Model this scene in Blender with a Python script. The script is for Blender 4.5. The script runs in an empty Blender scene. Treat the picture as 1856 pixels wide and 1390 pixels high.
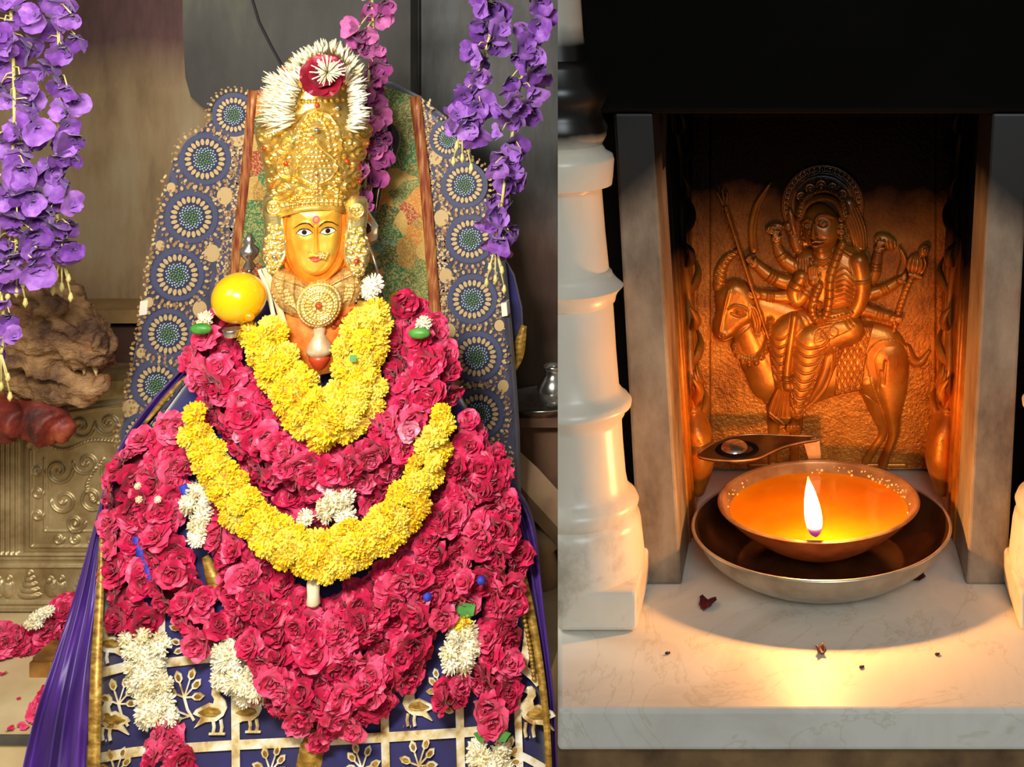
import bpy, bmesh, math, random
import numpy as np
from mathutils import Vector, Matrix, Euler, Quaternion

S = bpy.context.scene
COL = S.collection
F, CX, CY = 2400.0, 1440.0, -74.0          # focal length and principal point of the level shift lens

# ------------------------------------------------------------------ camera, light, exposure
cam_d = bpy.data.cameras.new('camera'); cam = bpy.data.objects.new('camera', cam_d); COL.objects.link(cam)
cam_d.sensor_fit = 'HORIZONTAL'; cam_d.sensor_width = 36.0
cam_d.lens = F / 1856 * 36
cam_d.shift_x = (928 - CX) / 1856
cam_d.shift_y = -(695 - CY) / 1856
cam_d.clip_start = 0.02
cam.location = (0, 0, 0); cam.rotation_euler = (math.pi / 2, 0, 0)
S.camera = cam
S.view_settings.view_transform = 'Standard'; S.view_settings.look = 'None'
S.view_settings.gamma = 1; S.view_settings.use_curve_mapping = False
S.view_settings.exposure = 0.0

world = bpy.data.worlds.new('world'); S.world = world; world.use_nodes = True
world.node_tree.nodes['Background'].inputs[0].default_value = (1.0, 0.94, 0.86, 1)
world.node_tree.nodes['Background'].inputs[1].default_value = 0.16

def area_light(name, loc, target, size, energy, color, sy=None):
    d = bpy.data.lights.new(name, 'AREA'); d.energy = energy; d.color = color
    d.shape = 'RECTANGLE'; d.size = size; d.size_y = sy or size
    o = bpy.data.objects.new(name, d); COL.objects.link(o); o.location = loc
    o.rotation_euler = (Vector(target) - Vector(loc)).to_track_quat('-Z', 'Y').to_euler()
    return o
area_light('shrine_ceiling_lamp', (-0.72, 1.0, 0.16), (-0.88, 2.4, -0.70), 0.5, 44, (1.0, 0.95, 0.86), 0.2)  # unseen key light, added and set low for frontal glints on the crown
area_light('shrine_tube_lamp', (-1.5, 1.3, 0.25), (-1.0, 2.5, -0.8), 0.6, 9, (1.0, 0.93, 0.82))  # added out-of-frame fill for the idol side
area_light('doorway_daylight', (0.30, -0.75, 0.55), (0.08, 0.85, -0.42), 0.7, 13.5, (0.88, 0.96, 1.0))  # unseen fill behind the camera, added for cool frontal daylight

def P(px, py, Y):
    return Vector(((px - CX) * Y / F, Y, -(py - CY) * Y / F))

# ------------------------------------------------------------------ object helpers
def tag(o, label=None, cat=None, group=None, kind=None):
    if label: o['label'] = label
    if cat: o['category'] = cat
    if group: o['group'] = group
    if kind: o['kind'] = kind
    return o
def attach(o, parent):
    if parent is not None:
        o.parent = parent
        o.matrix_parent_inverse = Matrix.Translation(-ROOTLOC.get(parent.name, Vector((0, 0, 0))))
    return o
ROOTLOC = {}
def thing(name, label, cat, loc, group=None):
    o = bpy.data.objects.new(name, None); COL.objects.link(o); o.location = loc
    o.empty_display_size = 0.05
    ROOTLOC[o.name] = Vector(loc)
    return tag(o, label, cat, group)
def mesh_data(name, v, f, m, smooth=True):
    me = bpy.data.meshes.new(name)
    if isinstance(v, np.ndarray): v = v.tolist()
    me.from_pydata([tuple(p) for p in v], [], [tuple(q) for q in f])
    if m is not None: me.materials.append(m)
    if smooth: me.polygons.foreach_set('use_smooth', [True] * len(me.polygons))
    me.update()
    return me
def fixn(me):
    bm = bmesh.new(); bm.from_mesh(me); bmesh.ops.recalc_face_normals(bm, faces=bm.faces); bm.to_mesh(me); bm.free()
def mk(name, vf, m, parent=None, smooth=True, fix=True, label=None):
    me = mesh_data(name, vf[0], vf[1], m, smooth)
    if fix: fixn(me)
    o = bpy.data.objects.new(name, me); COL.objects.link(o)
    attach(o, parent)
    if label: o['label'] = label
    return o
def struct(name, vf, m, parent=None, smooth=False):
    o = mk(name, vf, m, parent, smooth)
    if parent is None: o['kind'] = 'structure'
    return o
def link(name, me, parent, loc, rot, scale):
    o = bpy.data.objects.new(name, me); COL.objects.link(o); attach(o, parent)
    o.location = loc; o.rotation_mode = 'QUATERNION'; o.rotation_quaternion = rot
    o.scale = (scale,) * 3 if not hasattr(scale, '__len__') else scale
    return o
def bevel(o, w, seg=2, angle=40):
    b = o.modifiers.new('bevel', 'BEVEL'); b.width = w; b.segments = seg; b.limit_method = 'ANGLE'; b.angle_limit = math.radians(angle)
    return o

# ------------------------------------------------------------------ shape builders -> (verts, faces)
def join(*parts):
    V, Fc = [], []
    for v, f in parts:
        n = len(V); V += [tuple(p) for p in v]; Fc += [tuple(i + n for i in q) for q in f]
    return V, Fc
def box(x0, x1, y0, y1, z0, z1):
    v = [(x, y, z) for z in (z0, z1) for y in (y0, y1) for x in (x0, x1)]
    return v, [(0, 2, 3, 1), (4, 5, 7, 6), (0, 1, 5, 4), (2, 6, 7, 3), (0, 4, 6, 2), (1, 3, 7, 5)]
def prism(pts2, z0, z1):                      # polygon in xy, extruded along z
    n = len(pts2)
    v = [(x, y, z0) for x, y in pts2] + [(x, y, z1) for x, y in pts2]
    return v, [tuple(range(n))[::-1], tuple(range(n, 2 * n))] + [(i, (i + 1) % n, n + (i + 1) % n, n + i) for i in range(n)]
def plate(pts, Y0, Y1):                       # outline in photo pixels at Y0, real thickness back to Y1
    n = len(pts); a = [P(x, y, Y0) for x, y in pts]
    v = [tuple(p) for p in a] + [(p.x, Y1, p.z) for p in a]
    return v, [tuple(range(n)), tuple(range(n, 2 * n))[::-1]] + [(i, (i + 1) % n, n + (i + 1) % n, n + i) for i in range(n)]
def cr(pts, n=8, closed=False):               # Catmull-Rom through points of any dimension
    p = np.array(pts, float)
    if len(p) < 3: 
        t = np.linspace(0, 1, n + 1)[:, None]; return p[0] * (1 - t) + p[1] * t
    q = np.vstack([p[-1], p, p[0], p[1]]) if closed else np.vstack([2 * p[0] - p[1], p, 2 * p[-1] - p[-2]])
    out = []
    for i in range(len(q) - 3):
        a, b, c, d = q[i:i + 4]
        for t in np.linspace(0, 1, n, endpoint=False):
            out.append(.5 * (2 * b + (c - a) * t + (2 * a - 5 * b + 4 * c - d) * t * t + (3 * b - a - 3 * c + d) * t ** 3))
    if not closed: out.append(p[-1])
    return np.array(out)
def tube(pts, r, seg=8, flat=1.0, up=(0, 1, 0)):   # swept round (or flattened along up) with caps
    pts = [Vector(p) for p in pts]; n = len(pts)
    rs = r if hasattr(r, '__len__') else [r] * n
    V, Fc = [], []
    for i, p in enumerate(pts):
        t = (pts[min(i + 1, n - 1)] - pts[max(i - 1, 0)]).normalized()
        a = t.cross(Vector(up))
        if a.length < 1e-4: a = t.cross(Vector((1, 0, 0.1)))
        a.normalize(); b = a.cross(t).normalized()
        for k in range(seg):
            an = 2 * math.pi * k / seg
            V.append(tuple(p + a * (math.cos(an) * rs[i]) + b * (math.sin(an) * rs[i] * flat)))
    for i in range(n - 1):
        for k in range(seg):
            Fc.append((i * seg + k, i * seg + (k + 1) % seg, (i + 1) * seg + (k + 1) % seg, (i + 1) * seg + k))
    Fc.append(tuple(range(seg))); Fc.append(tuple(range((n - 1) * seg, n * seg)))
    return V, Fc
def lathe(prof, c, seg=48, cap=True, a0=0, a1=2 * math.pi):      # profile of (r, z) about vertical axis at c
    V, Fc = [], []
    full = abs(a1 - a0 - 2 * math.pi) < 1e-6
    m = seg if full else seg + 1
    for r, z in prof:
        for k in range(m):
            an = a0 + (a1 - a0) * k / seg
            V.append((c[0] + r * math.cos(an), c[1] + r * math.sin(an), c[2] + z))
    for i in range(len(prof) - 1):
        for k in range(seg):
            k2 = (k + 1) % m if full else k + 1
            Fc.append((i * m + k, i * m + k2, (i + 1) * m + k2, (i + 1) * m + k))
    if cap:
        if prof[0][0] > 1e-6: Fc.append(tuple(range(m)))
        if prof[-1][0] > 1e-6: Fc.append(tuple(range((len(prof) - 1) * m, len(prof) * m)))
    return V, Fc
def ball(c, r, nu=16, nv=10, sx=1, sy=1, sz=1):
    V = [(c[0], c[1], c[2] + r * sz)]; Fc = []
    for i in range(1, nv):
        th = math.pi * i / nv
        for k in range(nu):
            ph = 2 * math.pi * k / nu
            V.append((c[0] + r * sx * math.sin(th) * math.cos(ph), c[1] + r * sy * math.sin(th) * math.sin(ph), c[2] + r * sz * math.cos(th)))
    V.append((c[0], c[1], c[2] - r * sz)); L = len(V) - 1
    for k in range(nu): Fc.append((0, 1 + k, 1 + (k + 1) % nu))
    for i in range(nv - 2):
        for k in range(nu):
            a = 1 + i * nu; b = a + nu
            Fc.append((a + k, b + k, b + (k + 1) % nu, a + (k + 1) % nu))
    a = 1 + (nv - 2) * nu
    for k in range(nu): Fc.append((a + k, L, a + (k + 1) % nu))
    return V, Fc
def inset_poly(pts, w):
    return pts

# ------------------------------------------------------------------ carved relief painter (heights over a pixel grid)
class Relief:
    def __init__(s, x0, y0, x1, y1, step=1.0):
        s.x = np.arange(x0, x1 + step * .5, step); s.y = np.arange(y0, y1 + step * .5, step); s.step = step
        s.X, s.Y = np.meshgrid(s.x, s.y); s.H = np.zeros_like(s.X)
    def _bb(s, pts, m):
        p = np.asarray(pts, float)
        i0 = max(0, int((p[:, 1].min() - m - s.y[0]) / s.step)); i1 = min(len(s.y), int((p[:, 1].max() + m - s.y[0]) / s.step) + 2)
        j0 = max(0, int((p[:, 0].min() - m - s.x[0]) / s.step)); j1 = min(len(s.x), int((p[:, 0].max() + m - s.x[0]) / s.step) + 2)
        return slice(i0, max(i0, i1)), slice(j0, max(j0, j1))
    def _seg(s, pts, sl):
        X, Y = s.X[sl], s.Y[sl]; best = None; bt = None
        p = np.asarray(pts, float)
        for i in range(len(p) - 1):
            a, b = p[i], p[i + 1]; d = b - a; L = max(1e-9, d @ d)
            t = np.clip(((X - a[0]) * d[0] + (Y - a[1]) * d[1]) / L, 0, 1)
            dd = np.hypot(X - a[0] - t * d[0], Y - a[1] - t * d[1])
            if best is None: best, bt = dd, i + t
            else:
                w = dd < best; best = np.where(w, dd, best); bt = np.where(w, i + t, bt)
        return best, bt
    def _put(s, sl, sd, h, out, dep):
        H = s.H[sl]
        if out > 0:
            ring = (sd > 0) & (sd < out) & (H > 0)
            H[ring] = np.maximum(0.05, H[ring] - dep * (1 - sd[ring] / out))
        ins = sd <= 0
        H[ins] = np.maximum(H[ins], h[ins]); s.H[sl] = H
    def tube(s, pts, r, h=None, base=0, out=1.6, dep=3.0, smooth=True, over=False):
        pts = np.asarray(pts, float); n0 = len(pts)
        rs = np.asarray(r if hasattr(r, '__len__') else [r] * n0, float)
        if smooth and n0 > 2:
            q = cr(np.column_stack([pts, rs]), 5); pts, rs = q[:, :2], q[:, 2]
        sl = s._bb(pts, rs.max() + out + 1)
        d, t = s._seg(pts, sl)
        if d is None or d.size == 0: return
        rr = np.interp(t, np.arange(len(rs)), rs)
        hh = rr * .8 if h is None else (np.full_like(rr, h))
        prof = base + hh * np.sqrt(np.clip(1 - (d / np.maximum(rr, .01)) ** 2, 0, 1))
        s._put(sl, d - rr, prof, out, dep)
    def ell(s, cx, cy, rx, ry, h, base=0, rot=0, out=1.6, dep=3.0, power=.5):
        m = max(rx, ry); sl = s._bb([(cx - m, cy - m), (cx + m, cy + m)], out + 1)
        X, Y = s.X[sl] - cx, s.Y[sl] - cy; c, n = math.cos(rot), math.sin(rot)
        q = np.sqrt(((X * c + Y * n) / rx) ** 2 + ((-X * n + Y * c) / ry) ** 2)
        s._put(sl, (q - 1) * min(rx, ry), base + h * np.clip(1 - q * q, 0, 1) ** power, out, dep)
    def poly(s, pts, h, base=0, bev=8, out=1.6, dep=3.0, smooth=True):
        p = cr(pts, 5, True) if smooth else np.asarray(pts, float)
        sl = s._bb(p, out + 1); X, Y = s.X[sl], s.Y[sl]
        d, _ = s._seg(np.vstack([p, p[:1]]), sl)
        ins = np.zeros(X.shape, bool); n = len(p)
        for i in range(n):
            a, b = p[i], p[(i + 1) % n]
            c = ((a[1] > Y) != (b[1] > Y)) & (X < (b[0] - a[0]) * (Y - a[1]) / (b[1] - a[1] + 1e-12) + a[0])
            ins ^= c
        sd = np.where(ins, -d, d); t = np.clip(d / bev, 0, 1)
        s._put(sl, sd, base + h * np.sqrt(np.clip(1 - (1 - t) ** 2, 0, 1)), out, dep)
    def line(s, pts, w, d, smooth=True, only=True):       # d > 0 raises a ridge, d < 0 cuts a groove
        pts = np.asarray(pts, float)
        if smooth and len(pts) > 2: pts = cr(pts, 5)
        sl = s._bb(pts, 3 * w); dist, _ = s._seg(pts, sl)
        H = s.H[sl]; m = (H > .01) if only else np.ones_like(H, bool)
        H[m] = np.maximum(.04, (H + d * np.exp(-(dist / w) ** 2))[m]); s.H[sl] = H
    def dots(s, pts, r, h, n=None, closed=False):
        p = cr(pts, 12, closed); L = np.r_[0, np.cumsum(np.hypot(*np.diff(p, axis=0).T))]
        n = n or max(2, int(L[-1] / (2.3 * r)))
        for q in np.linspace(0, L[-1], n, endpoint=not closed):
            x = np.interp(q, L, p[:, 0]); y = np.interp(q, L, p[:, 1])
            sl = s._bb([(x, y), (x, y)], r + 1); dd = np.hypot(s.X[sl] - x, s.Y[sl] - y)
            H = s.H[sl]; H += h * np.sqrt(np.clip(1 - (dd / r) ** 2, 0, 1)); s.H[sl] = H
    def ring(s, cx, cy, r, w, d, ry=None, only=True):
        a = np.linspace(0, 2 * math.pi, 40)
        s.line(np.column_stack([cx + r * np.cos(a), cy + (ry or r) * np.sin(a)]), w, d, False, only)
    def bump(s, cx, cy, rx, ry, h, rot=0):
        m = 3 * max(rx, ry); sl = s._bb([(cx - m, cy - m), (cx + m, cy + m)], 0)
        X, Y = s.X[sl] - cx, s.Y[sl] - cy; c, n = math.cos(rot), math.sin(rot)
        s.H[sl] = s.H[sl] + h * np.exp(-((X * c + Y * n) / rx) ** 2 - ((-X * n + Y * c) / ry) ** 2)
    def at(s, x, y):
        j = np.clip((x - s.x[0]) / s.step, 0, len(s.x) - 1.001); i = np.clip((y - s.y[0]) / s.step, 0, len(s.y) - 1.001)
        j0, i0 = int(j), int(i); u, v = j - j0, i - i0; H = s.H
        return (H[i0, j0] * (1 - u) + H[i0, j0 + 1] * u) * (1 - v) + (H[i0 + 1, j0] * (1 - u) + H[i0 + 1, j0 + 1] * u) * v
    def mesh(s, fn, everything=False):
        m = np.ones_like(s.H, bool) if everything else s.H > .02
        cell = m[:-1, :-1] | m[1:, :-1] | m[:-1, 1:] | m[1:, 1:]
        used = np.zeros_like(m); used[:-1, :-1] |= cell; used[1:, :-1] |= cell; used[:-1, 1:] |= cell; used[1:, 1:] |= cell
        idx = -np.ones(m.shape, int); idx[used] = np.arange(used.sum())
        V = fn(s.X[used], s.Y[used], s.H[used])
        I, J = np.nonzero(cell)
        Q = np.column_stack([idx[I, J], idx[I, J + 1], idx[I + 1, J + 1], idx[I + 1, J]])
        return V, Q
def mk_fast(name, V, Q, m, parent=None, label=None):
    me = bpy.data.meshes.new(name); n, k = len(V), len(Q)
    me.vertices.add(n); me.vertices.foreach_set('co', np.asarray(V, np.float32).ravel())
    me.loops.add(4 * k); me.loops.foreach_set('vertex_index', np.asarray(Q, np.int32).ravel())
    me.polygons.add(k); me.polygons.foreach_set('loop_start', np.arange(0, 4 * k, 4, dtype=np.int32))
    me.polygons.foreach_set('loop_total', np.full(k, 4, np.int32))
    me.polygons.foreach_set('use_smooth', np.ones(k, bool))
    me.update(calc_edges=True); me.materials.append(m)
    o = bpy.data.objects.new(name, me); COL.objects.link(o); attach(o, parent)
    if label: o['label'] = label
    return o
def onto(Yp):                                   # relief map standing proud of the vertical plane Y = Yp
    k = Yp / F
    return lambda x, y, h: np.column_stack([(x - CX) * k, Yp - h * k, -(y - CY) * k])

# ------------------------------------------------------------------ procedural materials
def lin(c):
    return tuple((x / 12.92 if x <= .04045 else ((x + .055) / 1.055) ** 2.4) for x in [q / 255 for q in c]) + (1,)
class Mat:
    def __init__(s, name, rough=.5, metal=0, spec=.5):
        s.m = bpy.data.materials.new(name); s.m.use_nodes = True; s.nt = s.m.node_tree; s.b = s.nt.nodes['Principled BSDF']
        s.b.inputs['Roughness'].default_value = rough; s.b.inputs['Metallic'].default_value = metal
        s.b.inputs['Specular IOR Level'].default_value = spec
        s._tc = None
    def n(s, t, **kw):
        o = s.nt.nodes.new(t)
        for k, v in kw.items():
            if hasattr(o, k): setattr(o, k, v)
            else: o.inputs[k.replace('_', ' ')].default_value = v
        return o
    def l(s, a, b): s.nt.links.new(a, b)
    def obj(s):
        if s._tc is None: s._tc = s.n('ShaderNodeTexCoord')
        return s._tc.outputs['Object']
    def pos(s): return s.n('ShaderNodeNewGeometry').outputs['Position']
    def noise(s, scale, detail=4, rough=.55, coord=None, stretch=None, dist=0):
        t = s.n('ShaderNodeTexNoise'); t.inputs['Scale'].default_value = scale; t.inputs['Detail'].default_value = detail
        t.inputs['Roughness'].default_value = rough; t.inputs['Distortion'].default_value = dist
        c = coord or s.obj()
        if stretch:
            mp = s.n('ShaderNodeMapping'); mp.inputs['Scale'].default_value = stretch; s.l(c, mp.inputs[0]); c = mp.outputs[0]
        s.l(c, t.inputs['Vector']); return t.outputs['Fac']
    def ramp(s, fac, stops, interp='LINEAR'):
        r = s.n('ShaderNodeValToRGB'); r.color_ramp.interpolation = interp
        e = r.color_ramp.elements
        while len(e) < len(stops): e.new(.5)
        for q, (p, c) in zip(e, stops):
            q.position = p; q.color = c if len(c) == 4 else lin(c)
        s.l(fac, r.inputs[0]); return r.outputs[0]
    def math(s, op, a, b=None, c=None, clamp=False):
        o = s.n('ShaderNodeMath'); o.operation = op; o.use_clamp = clamp
        for i, v in enumerate((a, b, c)):
            if v is None: continue
            if isinstance(v, (int, float)): o.inputs[i].default_value = v
            else: s.l(v, o.inputs[i])
        return o.outputs[0]
    def mix(s, fac, a, b, blend='MIX'):
        o = s.n('ShaderNodeMix'); o.data_type = 'RGBA'; o.blend_type = blend
        for sock, v in ((o.inputs[0], fac), (o.inputs[6], a), (o.inputs[7], b)):
            if isinstance(v, (int, float)): sock.default_value = v
            elif isinstance(v, tuple): sock.default_value = v if len(v) == 4 else lin(v)
            else: s.l(v, sock)
        return o.outputs[2]
    def rng(s, v, a, b, c=0, d=1):
        o = s.n('ShaderNodeMapRange'); s.l(v, o.inputs[0])
        for i, q in enumerate((a, b, c, d)): o.inputs[i + 1].default_value = q
        return o.outputs[0]
    def sep(s, v):
        o = s.n('ShaderNodeSeparateXYZ'); s.l(v, o.inputs[0]); return o.outputs
    def color(s, c):
        if isinstance(c, tuple): s.b.inputs['Base Color'].default_value = c if len(c) == 4 else lin(c)
        else: s.l(c, s.b.inputs['Base Color'])
    def rough(s, v): s.l(v, s.b.inputs['Roughness'])
    def bump(s, h, strength=.3, dist=.002):
        o = s.n('ShaderNodeBump'); o.inputs['Strength'].default_value = strength; o.inputs['Distance'].default_value = dist
        s.l(h, o.inputs['Height']); s.l(o.outputs[0], s.b.inputs['Normal'])
    def rand(s): return s.n('ShaderNodeObjectInfo').outputs['Random']
def plain(name, c, c2=None, scale=30, rough=.5, metal=0, bump=0, bscale=200, bdist=.002, spec=.5):
    m = Mat(name, rough, metal, spec)
    if c2 is None: m.color(c)
    else: m.color(m.ramp(m.noise(scale), [(.35, c), (.65, c2)]))
    if bump: m.bump(m.noise(bscale, 3), bump, bdist)
    return m.m
def petal_mat(name, dark, mid, light, rough=.5, scale=1.2):
    m = Mat(name, rough, 0, .35)
    f = m.math('ADD', m.math('MULTIPLY', m.noise(scale, 3), .75), m.math('MULTIPLY', m.rand(), .3))
    m.color(m.ramp(f, [(.28, dark), (.5, mid), (.8, light)]))
    m.b.inputs['Subsurface Weight'].default_value = 0
    m.b.inputs['Sheen Weight'].default_value = .15
    return m.m

# ------------------------------------------------------------------ palette
MT = {}
def soot_falloff_mix(m, col, z0, z1, black=(6, 6, 5), wob=.03, nscale=9):
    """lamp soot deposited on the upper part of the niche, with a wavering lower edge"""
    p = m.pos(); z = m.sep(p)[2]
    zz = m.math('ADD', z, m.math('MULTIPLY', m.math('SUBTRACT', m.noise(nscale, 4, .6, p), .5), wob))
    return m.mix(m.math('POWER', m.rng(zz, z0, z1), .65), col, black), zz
m = Mat('back_wall_paint', .75)
p = m.pos(); xyz = m.sep(p)
a = m.noise(1.6, 5, .6, p, (1.6, 1, .5)); b = m.noise(7, 5, .65, p, (1.5, 1, .4))
tan_ = m.ramp(b, [(.3, (112, 88, 60)), (.5, (140, 116, 82)), (.7, (150, 134, 104))])
pur = m.ramp(b, [(.3, (50, 30, 32)), (.6, (88, 58, 54)), (.8, (112, 66, 52))])
c = m.mix(m.rng(m.math('ADD', xyz[2], m.math('MULTIPLY', m.math('SUBTRACT', a, .5), .16)), -.30, -.18), tan_, pur)
grey = m.ramp(b, [(.3, (62, 60, 58)), (.5, (84, 84, 82)), (.72, (96, 104, 108))])
brn = m.ramp(b, [(.3, (66, 44, 38)), (.5, (92, 68, 56)), (.7, (104, 88, 70))])
gb = m.mix(m.rng(m.math('ADD', xyz[2], m.math('MULTIPLY', m.math('SUBTRACT', a, .5), .5)), -.52, -.70), grey, brn)
c = m.mix(m.rng(m.math('ADD', xyz[0], m.math('MULTIPLY', m.math('SUBTRACT', a, .5), .12)), -1.30, -1.12), c, gb)
m.color(c); m.bump(m.noise(40, 4, .6, p), .25, .003); MT['wall'] = m.m
m = Mat('slab_stone', .7); p = m.pos()
m.color(m.ramp(m.noise(3.2, 5, .6, p, (1.4, 1, .5)), [(.3, (48, 46, 44)), (.55, (74, 72, 66)), (.75, (104, 104, 78))])); m.bump(m.noise(30, 4, .6, p), .2, .003); MT['slab'] = m.m
MT['dark_gap'] = plain('dark_gap_wood', (22, 17, 18), (36, 28, 28), 12, .7)
MT['ledge'] = plain('ledge_stone', (120, 90, 48), (150, 116, 70), 12, .7, 0, .3, 60)
MT['brown_stone'] = plain('brown_stone', (74, 48, 36), (112, 80, 56), 10, .65, 0, .3, 50)
MT['rail_stone'] = plain('rail_stone', (140, 106, 76), (170, 138, 104), 9, .6, 0, .2, 60)
m = Mat('lion_stone', .6); p = m.pos()
f = m.noise(11, 5, .6, p, (1, 1, 1)); base = m.ramp(f, [(.28, (34, 20, 14)), (.42, (84, 54, 34)), (.56, (150, 112, 70)), (.75, (186, 150, 108))])
red = m.ramp(m.noise(7, 4, .6, p), [(.52, (0, 0, 0)), (.68, (255, 255, 255))])
m.color(m.mix(m.math('MULTIPLY', m.sep(red)[0], .65), base, (150, 56, 28))); m.bump(m.noise(42, 5, .65, p, (1, 1, 2.2)), .9, .012); MT['lion'] = m.m
m = Mat('vermilion_stone', .6); p = m.pos()
m.color(m.ramp(m.noise(16, 4, .6, p), [(.3, (58, 22, 16)), (.5, (116, 36, 24)), (.72, (160, 80, 36))])); m.bump(m.noise(50, 4, .6, p), .5, .006); MT['vermilion'] = m.m
m = Mat('aged_silver', .45, .6); p = m.pos()
m.color(m.ramp(m.noise(14, 5, .6, p), [(.3, (140, 116, 76)), (.55, (186, 164, 120)), (.75, (208, 190, 150))])); m.bump(m.noise(110, 3, .5, p), .25, .002); MT['silver'] = m.m
m = Mat('cream_marble', .35); p = m.pos()
m.color(m.ramp(m.noise(5, 6, .6, p), [(.3, (182, 158, 112)), (.6, (214, 192, 148)), (.8, (206, 190, 154))])); MT['cream'] = m.m
MT['dark_strip'] = plain('dark_strip_stone', (58, 58, 54), (84, 82, 74), 20, .6)
# brocade
m = Mat('blue_brocade', .55); p = m.pos()
t = m.noise(120, 2, .5, p, (1, 1, .3))
m.color(m.ramp(m.math('ADD', m.math('MULTIPLY', t, .4), m.math('MULTIPLY', m.noise(4, 3, .5, p), .6)), [(.3, (40, 40, 58)), (.5, (66, 66, 90)), (.72, (92, 94, 124))]))
m.bump(t, .2, .001); m.b.inputs['Sheen Weight'].default_value = .3; MT['brocade'] = m.m
MT['navy'] = plain('navy_silk', (36, 38, 62), (54, 56, 90), 60, .55)
MT['blue_ring'] = plain('blue_grey_silk', (62, 64, 92), (82, 86, 116), 40, .5)
MT['zari'] = plain('gold_zari', (178, 146, 96), (222, 194, 140), 60, .45, .12, .3, 500, .0006)
MT['zari_dark'] = plain('copper_zari', (140, 104, 70), (180, 142, 98), 60, .5, .1, .3, 500, .0006)
MT['sequin_mint'] = plain('mint_bead', (150, 184, 176), (196, 214, 214), 300, .3)
MT['sequin_green'] = plain('green_bead', (72, 140, 70), (140, 176, 80), 300, .3)
m = Mat('floral_brocade', .5); p = m.pos()
v = m.n('ShaderNodeTexVoronoi'); v.inputs['Scale'].default_value = 24; v.inputs['Randomness'].default_value = 1
mp = m.n('ShaderNodeVectorMath'); mp.operation = 'ADD'
nz = m.n('ShaderNodeTexNoise'); nz.inputs['Scale'].default_value = 14; m.l(p, nz.inputs['Vector'])
sc = m.n('ShaderNodeVectorMath'); sc.operation = 'SCALE'; sc.inputs['Scale'].default_value = .07; m.l(nz.outputs['Color'], sc.inputs[0])
m.l(p, mp.inputs[0]); m.l(sc.outputs[0], mp.inputs[1]); m.l(mp.outputs[0], v.inputs['Vector'])
cell = m.sep(v.outputs['Color'])[0]
blob = m.ramp(cell, [(0, (74, 92, 48)), (.22, (160, 118, 50)), (.30, (56, 112, 66)), (.5, (186, 150, 76)), (.63, (156, 56, 36)), (.72, (98, 116, 62)), (.84, (196, 122, 44)), (.95, (52, 126, 112))], 'CONSTANT')
w = m.n('ShaderNodeTexWave'); w.wave_type = 'RINGS'; w.inputs['Scale'].default_value = 46; w.inputs['Distortion'].default_value = 14; w.inputs['Detail'].default_value = 3; w.inputs['Detail Scale'].default_value = 3
m.l(p, w.inputs['Vector'])
thr = m.rng(w.outputs['Fac'], .62, .8)
m.color(m.mix(m.math('MULTIPLY', thr, .6), blob, (204, 172, 96))); m.bump(w.outputs['Fac'], .2, .001); MT['floral'] = m.m
m = Mat('red_gold_border', .45, .2); p = m.pos()
m.color(m.ramp(m.noise(70, 3, .5, p, (3, 1, .35)), [(.35, (130, 56, 34)), (.55, (176, 104, 56)), (.7, (196, 150, 88))])); MT['redgold'] = m.m
# gold
m = Mat('crown_gold', .27, .85); p = m.obj()
m.color(m.ramp(m.noise(60, 3), [(.3, (236, 180, 70)), (.6, (255, 220, 120)), (.8, (255, 238, 174))])); m.bump(m.noise(240, 2), .25, .0015); MT['gold'] = m.m
MT['pale_gold'] = plain('pale_gold', (236, 206, 120), (255, 236, 170), 80, .3, .9, .3, 300, .001)
MT['collar_gold'] = plain('antique_collar_gold', (186, 146, 76), (232, 200, 130), 150, .38, .6, .5, 420, .0012)
m = Mat('mask_gold', .32, .45); m.color(m.ramp(m.noise(14, 2), [(.35, (238, 160, 40)), (.65, (252, 204, 84))])); MT['face'] = m.m
MT['hood'] = plain('saffron_gilt', (214, 112, 14), (238, 150, 34), 30, .4, .35)
MT['eye_white'] = plain('enamel_white', (244, 236, 214), None, rough=.2)
MT['black'] = plain('black_enamel', (18, 12, 10), None, rough=.3)
MT['lip'] = plain('red_enamel', (196, 70, 34), None, rough=.35)
MT['ruby'] = plain('ruby_glass', (150, 40, 18), (190, 84, 30), 100, .15)
MT['steel'] = plain('polished_silver', (190, 186, 178), (226, 222, 214), 60, .22, .95)
MT['shell'] = plain('pale_shell', (206, 170, 128), (232, 204, 164), 60, .3, .2)
MT['orange_cloth'] = plain('orange_cloth', (206, 94, 22), (232, 140, 48), 40, .6, 0, .3, 200)
m = Mat('yellow_ball', .18); m.color((248, 182, 10)); m.b.inputs['Coat Weight'].default_value = .4; MT['ball'] = m.m
MT['ball_spot'] = plain('ball_orange_spot', (232, 140, 8), None, rough=.25)
# flowers
MT['rose'] = petal_mat('rose_petal', (150, 8, 46), (208, 24, 80), (240, 100, 142), .45)
MT['rose_pink'] = petal_mat('pink_petal', (206, 80, 116), (226, 116, 148), (238, 172, 190), .5)
MT['marigold'] = petal_mat('marigold_petal', (240, 192, 8), (254, 220, 26), (255, 238, 110), .55)
MT['white_fl'] = petal_mat('cream_petal', (222, 206, 150), (244, 236, 204), (252, 248, 232), .6)
MT['wist'] = petal_mat('purple_petal', (66, 26, 98), (106, 52, 142), (160, 108, 192), .6)
MT['wist_pink'] = petal_mat('magenta_petal', (118, 38, 98), (160, 66, 132), (206, 116, 168), .6)
MT['stem'] = plain('pale_green_stem', (176, 166, 92), (206, 192, 122), 30, .6)
MT['leaf'] = plain('green_leaf', (42, 120, 30), (86, 152, 60), 40, .45)
MT['dark_petal'] = plain('withered_petal', (52, 10, 24), (92, 16, 34), 120, .45)
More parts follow.
